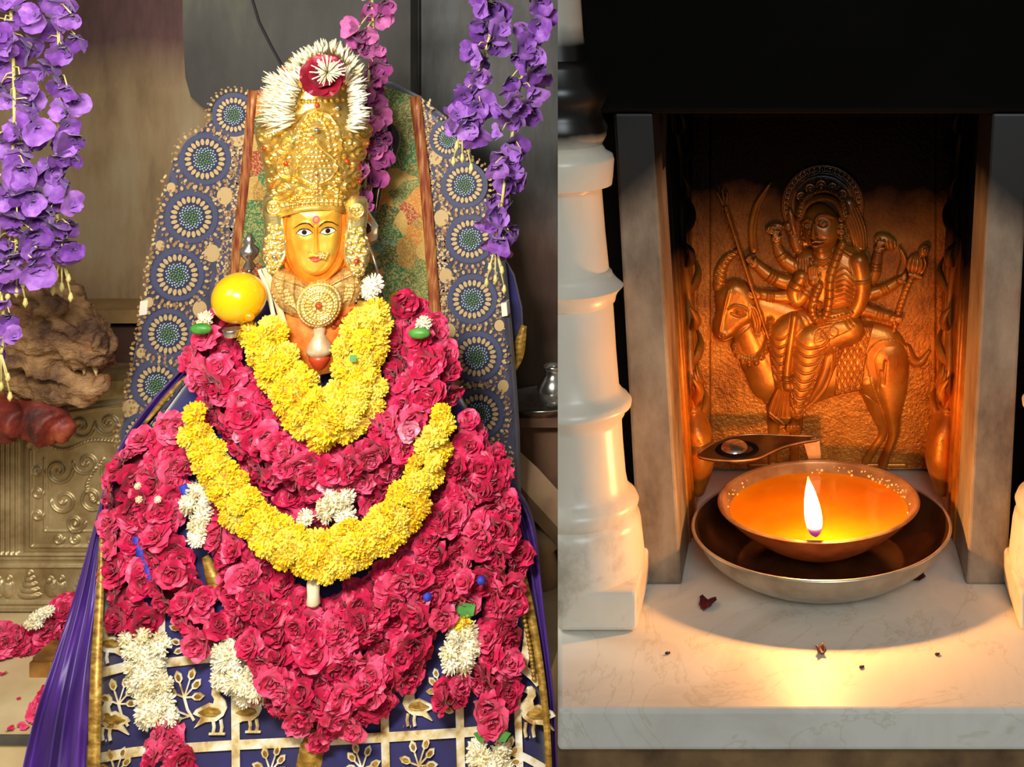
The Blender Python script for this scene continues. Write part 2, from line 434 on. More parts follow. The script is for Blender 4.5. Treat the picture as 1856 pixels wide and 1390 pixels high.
# cloth of the dress
m = Mat('royal_blue_velvet', .75); p = m.pos()
m.color(m.ramp(m.noise(9, 4, .6, p), [(.3, (16, 13, 58)), (.55, (26, 22, 92)), (.75, (44, 40, 132))])); m.b.inputs['Sheen Weight'].default_value = .6; m.bump(m.noise(26, 3, .5, p), .25, .004); MT['velvet'] = m.m
m = Mat('purple_veil', .45); p = m.pos()
m.color(m.ramp(m.noise(8, 3, .6, p, (3, 1, .5)), [(.3, (44, 14, 86)), (.55, (70, 28, 124)), (.78, (108, 66, 162))])); m.b.inputs['Sheen Weight'].default_value = .08; MT['veil'] = m.m
m = Mat('gold_trim_braid', .45, .4); p = m.pos()
m.color(m.ramp(m.noise(60, 3, .5, p, (1, 1, 2.5)), [(.3, (116, 84, 26)), (.55, (172, 132, 52)), (.75, (212, 178, 92))])); m.bump(m.noise(300, 2, .5, p), .4, .001); MT['braid'] = m.m
m = Mat('gota_foil', .28, .25); p = m.pos()
m.color(m.ramp(m.noise(34, 3, .5, p), [(.3, (172, 126, 56)), (.47, (236, 216, 160)), (.62, (255, 252, 236))])); m.bump(m.noise(80, 2, .5, p), .5, .003); MT['foil'] = m.m
MT['blue_yarn'] = plain('blue_yarn', (24, 40, 150), (52, 70, 200), 60, .7)
MT['red_cloth'] = plain('dark_red_base', (96, 10, 30), (128, 18, 44), 40, .7)
MT['wood'] = plain('dark_wood', (92, 54, 22), (168, 118, 50), 16, .45)
# right shrine
m = Mat('shelf_marble', .48); p = m.pos()
vn = m.noise(9, 6, .62, p, (1, 1, 1), 1.6); base = m.ramp(vn, [(.35, (206, 200, 186)), (.5, (220, 216, 203)), (.66, (214, 208, 193))])
vein = m.ramp(m.noise(5.5, 6, .6, p, (1, 1, 1), 2.5), [(.488, (255, 255, 255)), (.5, (226, 216, 198)), (.512, (255, 255, 255))])
m.color(m.mix(.5, base, vein, 'MULTIPLY')); MT['shelf'] = m.m
m = Mat('column_marble', .32); p = m.pos()
base = m.ramp(m.noise(12, 5, .6, p, (1, 1, .6)), [(.3, (214, 202, 178)), (.6, (228, 220, 202)), (.8, (216, 210, 196))])
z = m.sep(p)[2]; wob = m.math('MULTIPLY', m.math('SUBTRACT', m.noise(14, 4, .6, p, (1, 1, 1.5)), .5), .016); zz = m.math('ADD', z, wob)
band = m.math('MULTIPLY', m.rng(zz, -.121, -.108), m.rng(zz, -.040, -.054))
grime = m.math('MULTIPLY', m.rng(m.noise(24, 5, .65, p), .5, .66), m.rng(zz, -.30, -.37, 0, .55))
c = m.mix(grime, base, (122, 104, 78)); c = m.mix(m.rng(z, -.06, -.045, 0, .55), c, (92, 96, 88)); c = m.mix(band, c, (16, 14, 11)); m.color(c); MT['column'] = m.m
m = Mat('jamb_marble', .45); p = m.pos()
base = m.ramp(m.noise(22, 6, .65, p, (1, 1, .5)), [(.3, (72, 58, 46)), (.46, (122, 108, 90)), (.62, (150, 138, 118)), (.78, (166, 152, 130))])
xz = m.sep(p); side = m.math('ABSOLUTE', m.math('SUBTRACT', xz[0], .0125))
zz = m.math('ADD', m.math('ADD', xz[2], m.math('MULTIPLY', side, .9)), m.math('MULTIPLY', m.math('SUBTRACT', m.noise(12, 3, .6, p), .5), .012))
c = m.mix(m.rng(zz, -.066, -.036), base, (6, 6, 5)); m.color(c); MT['jamb'] = m.m  # slanting dark top: shade below the lintel and lampblack, painted into the marble
m = Mat('soot_black', .9, 0, .08); p = m.pos()
m.color(m.ramp(m.noise(9, 5, .6, p, (1, 1, 2)), [(.35, (2, 3, 2)), (.6, (6, 6, 5)), (.75, (14, 13, 11))])); MT['soot'] = m.m  # black holds both lampblack and the shade of the niche top
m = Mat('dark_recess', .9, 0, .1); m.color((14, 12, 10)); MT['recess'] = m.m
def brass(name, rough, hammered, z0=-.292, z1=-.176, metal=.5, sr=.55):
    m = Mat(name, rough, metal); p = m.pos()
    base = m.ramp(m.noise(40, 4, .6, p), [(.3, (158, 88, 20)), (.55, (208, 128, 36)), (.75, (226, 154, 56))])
    c, zz = soot_falloff_mix(m, base, z0, z1, (4, 3, 2), .06, 11); m.color(c)  # brass painted darker upward: lampblack together with weakening flame light
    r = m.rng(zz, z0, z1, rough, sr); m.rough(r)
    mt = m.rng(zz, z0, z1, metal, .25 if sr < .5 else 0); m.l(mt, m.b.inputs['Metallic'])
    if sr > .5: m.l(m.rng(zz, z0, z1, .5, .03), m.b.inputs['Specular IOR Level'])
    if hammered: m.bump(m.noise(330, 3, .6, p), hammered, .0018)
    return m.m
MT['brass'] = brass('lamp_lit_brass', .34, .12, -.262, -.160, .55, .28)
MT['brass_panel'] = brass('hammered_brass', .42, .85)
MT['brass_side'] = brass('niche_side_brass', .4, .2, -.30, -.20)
MT['brass_bowl'] = plain('worn_brass', (164, 116, 74), (206, 160, 112), 60, .34, .6, .12, 300, .0008)
MT['brass_dark'] = plain('tarnished_brass', (84, 56, 32), (124, 84, 48), 40, .24, .75, .1, 200, .0008)
MT['plate_steel'] = plain('tin_plate', (172, 160, 138), (200, 190, 170), 60, .36, .7, .08, 300, .0006)
m = Mat('melted_ghee', .12); m.color(m.ramp(m.noise(18, 2), [(.3, (232, 116, 4)), (.7, (244, 144, 14))])); m.b.inputs['Subsurface Weight'].default_value = .5
m.b.inputs['Subsurface Radius'].default_value = (.03, .012, .003); m.b.inputs['Subsurface Scale'].default_value = 1; MT['ghee'] = m.m
MT['ghee_crumb'] = plain('set_ghee', (232, 176, 96), (250, 216, 150), 300, .5)
MT['soot_metal'] = plain('blackened_metal', (38, 28, 18), (84, 66, 42), 60, .35, .7)
MT['wick'] = plain('cotton_wick', (226, 170, 90), (60, 30, 20), 200, .8)
m = Mat('flame_core', .5); m.b.inputs['Base Color'].default_value = (0, 0, 0, 1)
zf = m.sep(m.n('ShaderNodeTexCoord').outputs['Generated'])[2]
m.l(m.ramp(zf, [(0, (60, 50, 220)), (.10, (214, 60, 140)), (.2, (255, 208, 170)), (.34, (255, 240, 205)), (.8, (255, 226, 150)), (1, (255, 150, 40))]), m.b.inputs['Emission Color'])
m.l(m.ramp(zf, [(0, (.05,) * 3 + (1,)), (.14, (.09,) * 3 + (1,)), (.3, (1, 1, 1, 1)), (1, (.6, .6, .6, 1))]), (sc := m.n('ShaderNodeMath', operation='MULTIPLY')).inputs[0]); sc.inputs[1].default_value = 9
m.l(sc.outputs[0], m.b.inputs['Emission Strength']); MT['flame'] = m.m
MT['brown_edge'] = plain('stained_plinth_stone', (84, 58, 34), (136, 104, 66), 30, .7, 0, .4, 90)

# ================================================================== SETTING
ZF, ZS = -1.45, -0.40                        # temple floor, marble shelf of the lamp niche
OB = -429 / F                                # slope of the shrine's slanting outer side
def Hz(px, py, z):                           # point of the horizontal plane at height z
    Y = -z * F / (py - CY); return Vector(((px - CX) * Y / F, Y, z))
struct('floor', box(-3.2, 1.6, .5, 3.2, ZF - .05, ZF), MT['cream'])
bw = struct('wall_back', box(-3.2, 1.6, 3.0, 3.1, ZF, 1.0), MT['wall'])
slab = [(331, -140), (331, 60), (336, 140), (346, 176), (366, 194), (410, 206), (470, 204), (700, 204), (744, 204), (744, -140)]
struct('wall_panel', plate(slab, 2.93, 3.0), MT['slab'], bw).name = 'stone_slab'
struct('gap', plate([(741, -140), (760, -140), (760, 620), (741, 620)], 2.985, 3.0), MT['dark_gap'], bw).name = 'dark_upright_strip'
struct('crack', join(tube([P(452, -20, 2.931), P(470, 40, 2.931), P(490, 80, 2.931), P(512, 120, 2.931)], .004, 6)), MT['dark_gap'], bw).name = 'slanting_joint'
struct('trim_1', plate([(-120, 562), (330, 562), (330, 586), (-120, 586)], 2.90, 3.0), MT['ledge'])
struct('lower', plate([(-120, 590), (330, 590), (330, 820), (-120, 820)], 2.94, 3.0), MT['brown_stone'], bw).name = 'lower_wall_course'
# low marble platform with its dark edging strip
zst = -1.342; Yst = zst * -F / (1330 - CY)
st = struct('floor_platform', box(-3.0, -.46, Yst, 3.0, ZF, zst), MT['cream'])
struct('edging_strip', box(-3.0, -.46, Yst - .004, Yst, zst - .018, zst - .0005), MT['dark_strip'], st)

# ---- lamp shrine: slab, base, walls, jambs, lintel (its outer left side runs slantwise)
def obl(pts): return pts
shelf = struct('shelf_slab', prism([(OB * .7064, .7064), (.36, .7064), (.36, 1.1), (OB * 1.1, 1.1)], -.4226, ZS), MT['shelf']); bevel(shelf, .0025, 3)
struct('shrine_base', prism([(OB * .714, .714), (.36, .714), (.36, 1.1), (OB * 1.1, 1.1)], ZF, -.4228), MT['brown_edge'])
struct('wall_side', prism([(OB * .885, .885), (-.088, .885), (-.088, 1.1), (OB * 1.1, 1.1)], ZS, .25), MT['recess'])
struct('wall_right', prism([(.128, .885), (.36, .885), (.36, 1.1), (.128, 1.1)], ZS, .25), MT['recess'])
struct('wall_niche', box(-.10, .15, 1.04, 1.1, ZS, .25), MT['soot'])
lint = struct('lintel', prism([(OB * .846, .846), (.36, .846), (.36, 1.04), (OB * 1.04, 1.04)], -.099, .25), MT['soot']); bevel(lint, .004)
def jamb(a, b, Y0, Y1):                      # a, b: pixel pairs (x at py -60, x at py 1060) of the two edges at Y0
    zt, zb = P(0, 300, Y0).z, ZS
    def x(e, py): return P(e[0] + (e[1] - e[0]) * (py + 60) / 1120, py, Y0).x
    pt = CY - zt * F / Y0
    v = [(x(a, 1060), Y0, zb), (x(b, 1060), Y0, zb), (x(b, 200), Y0, -.0985), (x(a, 200), Y0, -.0985)]
    v = v + [(p[0], Y1, p[2]) for p in v]
    return v, [(0, 1, 2, 3), (7, 6, 5, 4), (0, 4, 5, 1), (1, 5, 6, 2), (2, 6, 7, 3), (3, 7, 4, 0)]
YJ = .8466
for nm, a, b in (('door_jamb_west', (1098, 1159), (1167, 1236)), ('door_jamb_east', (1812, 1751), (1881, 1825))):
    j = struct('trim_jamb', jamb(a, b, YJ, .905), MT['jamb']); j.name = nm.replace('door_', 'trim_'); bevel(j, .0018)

# ---- turned marble columns
SIL = [(1076, 1160), (1070, 1166), (1010, 1168), (1000, 1167), (945, 1161), (932, 1158), (926, 1151), (920, 1154), (908, 1157), (897, 1152), (888, 1142), (880, 1137), (860, 1133), (800, 1128), (765, 1126),
       (756, 1127), (752, 1131), (744, 1132), (736, 1143), (728, 1144), (720, 1138), (714, 1130), (707, 1125), (701, 1121), (640, 1116), (560, 1111), (549, 1110), (546, 1114), (536, 1116), (528, 1120), (519, 1129), (512, 1121),
       (504, 1114), (499, 1110), (493, 1108), (490, 1103), (420, 1096), (345, 1090), (340, 1092), (335, 1108), (320, 1110), (290, 1112), (280, 1109), (274, 1098), (262, 1090), (246, 1098), (230, 1100), (214, 1092), (200, 1088), (184, 1096), (168, 1100),
       (152, 1094), (140, 1084), (122, 1080), (112, 1074), (108, 1062), (60, 1056), (0, 1052), (-140, 1044)]
def column(cx, sgn, label):
    Yc = .824; k = Yc / F
    base = thing('marble_column', label, 'column', (cx, Yc, ZS))
    pr = []
    for py, sx in SIL:
        ax = 1058 - .05 * (1075 - py); pr.append(((sx - ax) * k, -(py - CY) * k))
    def lean(z): return sgn * (.05 * (z - -(1075 - CY) * k))
    for nm, (v, f) in (('shaft', lathe(pr, (0, 0, 0), 64)), ('plinth', box(-.0375, .0375, -.038, .038, ZS + .0005, -.376))):
        if nm == 'shaft': v = [(cx + x - lean(z), Yc + y, z) for x, y, z in v]
        else: v = [(cx + x, Yc + y, z) for x, y, z in v]
        me = mesh_data(nm, v, f, MT['column'], nm == 'shaft'); bm = bmesh.new(); bm.from_mesh(me)
        if sgn > 0:
            g = bm.verts[:] + bm.edges[:] + bm.faces[:]
            r = bmesh.ops.bisect_plane(bm, geom=g, plane_co=(0, 0, 0), plane_no=(-1, OB, 0), clear_outer=True)
            ed = [e for e in r['geom_cut'] if isinstance(e, bmesh.types.BMEdge)]
            fl = bmesh.ops.contextual_create(bm, geom=ed) if nm == 'plinth' else bmesh.ops.triangle_fill(bm, edges=ed)
        bmesh.ops.recalc_face_normals(bm, faces=bm.faces); bm.to_mesh(me); bm.free()
        o = bpy.data.objects.new(nm, me); COL.objects.link(o); attach(o, base)
        if nm == 'plinth': bevel(o, .003, 3)
        else:
            me.set_sharp_from_angle(angle=math.radians(50))
column(-.131, 1, 'turned white marble column beside the left stone jamb of the lamp niche')
column(.1715, -1, 'white marble column cut off by the right edge of the picture')

# ---- brass cladding on the two cheeks of the niche, with carved vines
def cheek(name_x0, sgn, label):
    (xt, xb) = name_x0                        # x at z=-.0985 and at z=ZS
    def X(z): return xb + (xt - xb) * (z - ZS) / (-.0985 - ZS)
    def Q(y, z, out): return Vector((X(z) + sgn * out, y, z))
    t = thing('brass_side_panel', label, 'panel', (xb, .97, ZS))
    z0, z1, y0, y1 = ZS + .001, -.1, .906, 1.034
    v = [Q(y, z, o) for o in (-.006, .001) for y in (y0, y1) for z in (z0, z1)]
    mk('panel', ([tuple(p) for p in v], [(0, 1, 3, 2), (4, 6, 7, 5), (0, 4, 5, 1), (2, 3, 7, 6), (0, 2, 6, 4), (1, 5, 7, 3)]), MT['brass_side'], t, False)
    for y in (.915, .93, 1.012, 1.024):
        mk('moulding', tube([Q(y, z0, .001), Q(y, z1, .001)], .0022, 8), MT['brass_side'], t)
    rnd = random.Random(3); st = [Q(.968 + .010 * math.sin(i * .75), z0 + .02 + i * .012, .003) for i in range(24)]
    stem = mk('vine_stem', tube(st, .003, 8), MT['brass_side'], t)
    for i in range(1, 23, 2):
        s2 = 1 if (i // 2) % 2 else -1; p = st[i]
        pts = [p + Vector((sgn * a, s2 * b, c)) for a, b, c in ((0, 0, 0), (.005, .010, .006), (.006, .019, .014), (.002, .025, .022))]
        mk('vine_leaf', tube(cr([tuple(q) for q in pts], 3), list(np.interp(np.linspace(0, 1, 10), [0, .4, 1], [.002, .0062, .0008])), 8, .6, (1, 0, 0)), MT['brass_side'], stem)
    pot = [Q(.968, z0 + .01, .002), Q(.968, z0 + .03, .006), Q(.968, z0 + .05, .006), Q(.968, z0 + .066, .003), Q(.968, z0 + .072, .003)]
    vase = mk('vase', tube(cr([tuple(q) for q in pot], 4), list(np.interp(np.linspace(0, 1, 17), [0, .3, .6, .85, 1], [.010, .020, .018, .008, .012])), 12, .5, (1, 0, 0)), MT['brass_side'], t)
    for k in range(5):
        a = (k - 2) * .4; b0 = Q(.968, z0 + .072, .004)
        mk('vase_leaf', tube([b0, b0 + Vector((sgn * .003, math.sin(a) * .016, math.cos(a) * .018)), b0 + Vector((0, math.sin(a) * .03, math.cos(a) * .032))], [.002, .005, .0008], 8, .6, (1, 0, 0)), MT['brass_side'], vase)
xi = lambda e, py: P(e[0] + (e[1] - e[0]) * (py + 60) / 1120, py, YJ).x
cheek((xi((1167, 1236), 200), xi((1167, 1236), 1060)), 1, 'left cheek of the lamp niche clad in brass with a carved vine')
cheek((xi((1812, 1751), 200), xi((1812, 1751), 1060)), -1, 'right cheek of the lamp niche clad in brass with a carved vine')

# ================================================================== BRASS RELIEF OF THE GODDESS ON A GOAT
YB = 1.034
relief = thing('brass_relief_panel', 'embossed brass panel of a many-armed goddess riding a goat, sooty at the top', 'relief', P(1480, 860, YB))
r = Relief(1252, 196, 1740, 850, 2); r.H += 1.0
bx = lambda a, b: [(a, 190), (b, 190), (b, 860), (a, 860)]
for x in (1256, 1290, 1693, 1736): r.line([(x, 190), (x, 860)], 1.8, 3.0, False)
for x in (1261, 1285, 1698, 1731): r.line([(x, 190), (x, 860)], 2.2, -1.4, False)
r.line([(1256, 206), (1736, 206)], 3, 4, False)
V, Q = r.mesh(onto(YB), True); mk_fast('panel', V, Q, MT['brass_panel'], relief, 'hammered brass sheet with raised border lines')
lift = YB - 1.0 * YB / F                      # figures stand on the face of the sheet

# --- goat
r = Relief(1280, 440, 1700, 850, 1)
r.tube([(1575, 690), (1592, 748), (1601, 782), (1587, 808), (1570, 834)], [24, 14, 8, 7, 8], base=1)
r.tube([(1404, 720), (1402, 770), (1400, 810), (1400, 838)], [16, 11, 8, 9], base=1)
r.tube([(1642, 632), (1654, 652), (1668, 656), (1684, 636)], [10, 9, 8, 3], base=2)
r.poly([(1338, 560), (1375, 530), (1430, 545), (1520, 580), (1575, 582), (1622, 596), (1643, 628), (1647, 668), (1636, 706), (1618, 732), (1592, 728), (1560, 708), (1500, 722), (1450, 742), (1418, 748), (1390, 736), (1372, 706), (1350, 664), (1338, 634)], 17, 0, 34)
r.tube([(1608, 650), (1614, 700), (1617, 748), (1619, 784), (1609, 814), (1600, 838)], [38, 30, 16, 9, 7, 9], h=15, base=6)
r.tube([(1436, 724), (1442, 770), (1440, 805), (1439, 838)], [17, 13, 8, 9], base=4)
r.tube([(1352, 598), (1368, 640), (1392, 690)], [26, 30, 34], h=14, base=6)
r.tube([(1304, 518), (1306, 492), (1317, 470), (1339, 453)], [12, 11, 9, 5], base=3)
for q in range(9):
    a = q / 9; x = 1304 + a * 30 + (0 if a < .5 else 4); y = 512 - a * 58
    r.line([(x - 12 + 4 * a, y - 3 - 4 * a), (x + 12, y + 6 - 6 * a)], 1.2, -4, False)
r.poly([(1302, 522), (1330, 504), (1356, 514), (1374, 544), (1370, 576), (1352, 592), (1334, 608), (1312, 617), (1296, 608), (1292, 590), (1299, 562), (1296, 540)], 20, 4, 22)
r.bump(1312, 604, 14, 9, 5); r.bump(1338, 560, 11, 8, -3); r.ell(1339, 561, 6, 5, 5, 20, out=2.2); r.ell(1340, 561, 2.4, 2.4, 2, 25, out=.8)
r.line([(1322, 553), (1334, 546), (1349, 549), (1356, 556)], 1.6, 4); r.line([(1326, 562), (1338, 568), (1352, 564)], 1.4, -3)
r.line([(1322, 520), (1312, 560), (1306, 592)], 3, 3)
r.line([(1298, 606), (1312, 611), (1328, 606)], 1.4, -4); r.ell(1311, 602, 4, 3, -2, 20, out=2)
r.poly([(1358, 546), (1378, 556), (1384, 580), (1373, 606), (1363, 588)], 8, 16, 9)
r.line([(1366, 556), (1374, 580), (1372, 598)], 2.5, -4)
col = [(1332, 622), (1342, 640), (1362, 646), (1382, 634), (1394, 604), (1396, 575)]
r.tube(col, 6, base=17); r.dots(col, 2.2, 3)
r.dots([(x - 2, y + 9) if x < 1385 else (x + 9, y + 3) for x, y in col[:5]], 5, 8, 9)
for q in ((1600, 690, 1604, 650), (1590, 700, 1596, 668)): r.line([(q[0], q[1]), (q[2], q[3])], 3, -1.5, False)
r.line([(1390, 836), (1411, 836)], 2, -2, False)
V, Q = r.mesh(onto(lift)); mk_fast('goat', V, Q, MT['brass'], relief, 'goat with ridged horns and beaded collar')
# --- saddle cloth
r = Relief(1500, 575, 1600, 720, 1)
r.poly([(1548, 586), (1582, 586), (1570, 630), (1562, 700), (1512, 710), (1516, 650), (1528, 612)], 3, 20, 4, smooth=False)
for i in range(-8, 16):
    r.line([(1500 + i * 11, 580), (1500 + i * 11 + 70, 715)], 1.3, -2.4, False); r.line([(1500 + i * 11 + 30, 580), (1500 + i * 11 - 40, 715)], 1.3, -2.4, False)
r.line([(1578, 588), (1567, 630), (1558, 697), (1514, 706)], 2.6, 3, False); r.line([(1571, 588), (1561, 630), (1553, 690), (1515, 699)], 1.2, 2, False)
V, Q = r.mesh(onto(lift)); mk_fast('saddle_cloth', V, Q, MT['brass'], relief, 'saddle cloth with a diamond lattice')
# --- halo
r = Relief(1400, 285, 1585, 470, 1)
r.ell(1491, 372, 76, 75, 4, 0, power=.12); r.ring(1491, 372, 73, 2, 4); r.ring(1491, 372, 59, 2, 3); r.ring(1491, 372, 50, 1.4, 2)
a = np.linspace(0, 2 * math.pi, 40, endpoint=False)
r.dots(np.column_stack([1491 + 66 * np.cos(a), 372 + 66 * np.sin(a)]), 3.4, 5, 44, True)
V, Q = r.mesh(onto(lift)); mk_fast('halo', V, Q, MT['brass'], relief, 'round beaded halo')
# --- weapons
def weapon(nm, fn, lb=None):
    rr = Relief(1290, 320, 1700, 620, 1); fn(rr); V, Q = rr.mesh(onto(lift)); mk_fast(nm, V, Q, MT['brass'], relief, lb)
def spear(r):
    r.tube([(1316, 372), (1393, 606)], 3.4, h=6, base=22); [r.tube([(1300 + i * 9, 340 + abs(i - 1) * 6), (1306 + i * 6, 358), (1316, 378)], [1.2, 2.6, 3], h=5, base=8) for i in range(3)]
    for q in np.linspace(.1, .95, 8): r.ell(1316 + 77 * q, 372 + 234 * q, 4.6, 3, 4, 24, out=0)
weapon('trident', spear)
weapon('sword', lambda r: (r.tube([(1366, 452), (1364, 412), (1373, 370), (1397, 330)], [8, 8, 7, 1.5], h=6, base=2), r.line([(1366, 448), (1364, 412), (1374, 370), (1394, 335)], 1.4, -3), r.line([(1368, 448), (1367, 414), (1377, 372)], .8, 2)))
def mace(r):
    r.tube([(1656, 490), (1640, 530), (1628, 566), (1620, 596)], [6, 6, 6, 5], h=7, base=6)
    for q in np.linspace(0, 1, 14): r.line([(1650 - 34 * q, 492 + 98 * q), (1664 - 34 * q, 500 + 98 * q)], 1.1, -3, False)
    r.ell(1661, 478, 19, 22, 14, 5, .4); [r.line([(1661 + d * 6, 456), (1661 + d * 14, 478), (1656 + d * 7, 498)], 1.3, -4) for d in (-1, -.35, .35, 1)]
    r.ell(1674, 453, 10, 12, 10, 8, .4); r.ell(1675, 450, 4, 5, 4, 17, out=1); r.tube([(1648, 494), (1668, 500)], 4, base=12)
weapon('mace', mace, 'ribbed mace with a twisted shaft')
weapon('dagger', lambda r: (r.tube([(1632, 494), (1638, 470), (1630, 446)], [7, 6, 1.2], h=6, base=4), r.line([(1633, 490), (1638, 470), (1632, 450)], 1, -2.5)))
weapon('conch', lambda r: (r.ell(1404, 413, 17, 10, 10, 6, -.2), [r.ring(1404, 413, q, 1, -2.4, q * .55) for q in (5, 10, 14)], r.tube([(1428, 408), (1438, 424), (1448, 438)], [9, 9, 8], base=5), [r.line([(1422 + i * 5, 420 + i * 6), (1438 + i * 5, 412 + i * 6)], 1.1, -3, False) for i in range(5)]))
weapon('lotus_bud', lambda r: (r.ell(1604, 438, 22, 15, 9, 4, .5), [r.line([(1584 + i * 9, 428 + i * 2), (1592 + i * 7, 438 + i * 5), (1606, 452)], 1.2, -3) for i in range(5)]))
# --- the goddess, one continuous body with clothing carved into it
r = Relief(1350, 320, 1640, 790, .8)
def arm(pts, rad, base, bang=()):
    r.tube(pts, rad, base=base); p = cr(pts, 10)
    for t in bang:
        i = int(t * (len(p) - 1)); d = p[min(i + 1, len(p) - 1)] - p[max(i - 1, 0)]; d = d / np.hypot(*d); w = np.interp(t, np.linspace(0, 1, len(rad)), rad) + 1
        r.line([p[i] - [d[1] * w, -d[0] * w], p[i] + [d[1] * w, -d[0] * w]], 1.2, 3.5, False)
def hand(x, y, dx, dy, base, n=4, L=15):
    r.ell(x, y, 9, 8, 6, base, out=1); a0 = math.atan2(dy, dx)
    for i in range(n):
        a = a0 + (i - 1.5) * .22; r.tube([(x + 4 * math.cos(a), y + 4 * math.sin(a)), (x + L * .7 * math.cos(a), y + L * .7 * math.sin(a)), (x + L * math.cos(a + .15), y + L * math.sin(a + .15))], [2.8, 2.5, 1.8], base=base + 3, out=.9, dep=2)
    a = a0 + 1.2; r.tube([(x, y), (x + 9 * math.cos(a), y + 9 * math.sin(a))], [3, 2.2], base=base + 3, out=.9)
arm([(1452, 488), (1425, 472), (1411, 452), (1407, 434)], [15, 13, 9, 8], 8, (.45, .5, .55)); hand(1407, 430, -.1, -1, 14)
arm([(1456, 508), (1424, 510), (1395, 498), (1368, 476)], [15, 13, 11, 8], 9, (.55, .62, .69)); hand(1366, 474, -.6, -.6, 16)
arm([(1452, 530), (1420, 536), (1392, 534), (1374, 531)], [13, 11, 10, 8], 10, (.55, .62, .69)); hand(1372, 531, -1, 0, 17)
arm([(1560, 505), (1582, 500), (1588, 474), (1592, 452)], [14, 12, 10, 8], 8, (.5, .57, .64)); hand(1592, 448, .2, -1, 14)
arm([(1555, 535), (1582, 530), (1608, 520), (1630, 506)], [14, 12, 10, 8], 8, (.55, .62, .69)); hand(1632, 504, .6, -.6, 15)
arm([(1550, 556), (1574, 562), (1598, 570), (1618, 574)], [14, 12, 10, 8], 8, (.55, .62, .69)); hand(1618, 574, 1, .1, 15)
# hair and shoulders, torso
r.tube([(1536, 372), (1552, 412), (1560, 446)], [17, 17, 12], h=11, base=4); r.tube([(1444, 400), (1440, 430), (1446, 450)], [10, 11, 10], h=9, base=4)
for i in range(5): r.line([(1528 + i * 6, 376), (1542 + i * 6, 412), (1549 + i * 5, 444)], 1.1, -3)
r.poly([(1446, 456), (1476, 446), (1522, 440), (1562, 454), (1578, 492), (1572, 532), (1552, 560), (1466, 562), (1448, 532), (1440, 492)], 21, 4, 36)
r.bump(1532, 505, 22, 24, 9); r.bump(1462, 500, 16, 22, 6)
for i in range(7): r.line([(1514, 486 + i * 9), (1530, 478 + i * 10), (1546, 492 + i * 9), (1556, 500 + i * 9)], 1.3, -3)
for i in range(5): r.line([(1446 + i * 5, 466), (1448 + i * 5, 495), (1456 + i * 5, 525)], 1.3, -3)
r.dots([(1530, 448), (1552, 462), (1568, 486)], 2, 3); r.line([(1526, 453), (1548, 468), (1562, 492)], 1.4, 3)
r.tube([(1490, 432), (1490, 462)], [17, 19], h=17, base=14); r.line([(1472, 458), (1490, 466), (1510, 456)], 2, 4); r.dots([(1468, 466), (1490, 476), (1512, 462)], 3, 5)
# skirt, thighs, shins, feet
r.poly([(1400, 590), (1420, 566), (1470, 558), (1540, 566), (1552, 596), (1532, 626), (1514, 662), (1496, 704), (1466, 734), (1446, 746), (1420, 758), (1394, 738), (1404, 700), (1400, 640)], 14, 14, 20)
r.tube([(1440, 586), (1420, 606), (1416, 650), (1418, 690)], [26, 26, 20, 15], h=18, base=16)
r.tube([(1540, 592), (1506, 600), (1470, 614)], [26, 31, 32], h=18, base=24); r.tube([(1470, 614), (1462, 660), (1450, 704), (1444, 738)], [31, 29, 22, 13], h=19, base=24)
for i in range(9):
    y = 612 + i * 15; w = 30 - i * 2.1; cx = 1471 - i * 3.1
    r.line([(cx - w, y - 6), (cx - w * .3, y + 7), (cx + w * .6, y + 4), (cx + w, y - 8)], 1.6, -5)
for i in range(6): r.line([(1394 + i * 2, 596 + i * 15), (1412, 606 + i * 15), (1434, 596 + i * 15)], 1.5, -4.5)
hem = [(1512, 622), (1510, 660), (1494, 700), (1466, 730), (1440, 746)]
r.line(hem, 2.4, 4); r.dots([(x + 6, y + 2) for x, y in hem], 3, 4); r.line([(x + 12, y + 4) for x, y in hem], 2, 4)
r.poly([(1412, 690), (1432, 690), (1438, 740), (1420, 762), (1392, 738)], 6, 26, 5)
for i in range(5): r.line([(1414 + i * 4, 692), (1398 + i * 8, 744)], 1.2, -4, False)
r.tube([(1440, 566), (1432, 620), (1426, 668), (1428, 690)], [6, 7, 8, 9], h=7, base=32); r.tube([(1396, 738), (1420, 758)], 3.4, base=30)
r.line([(1418, 672), (1438, 672)], 1.6, 4, False); r.line([(1418, 680), (1438, 680)], 1.6, 4, False)
r.tube([(1444, 738), (1442, 756), (1436, 768)], [10, 10, 9], h=9, base=20)
for i in range(5): r.tube([(1428 + i * 5, 764), (1426 + i * 5, 774 - abs(i - 2))], [2.7, 2.2], base=26, out=.8)
r.tube([(1470, 560), (1500, 568), (1540, 560)], [7, 8, 7], base=26); r.dots([(1466, 560), (1500, 569), (1544, 558)], 2.6, 4)
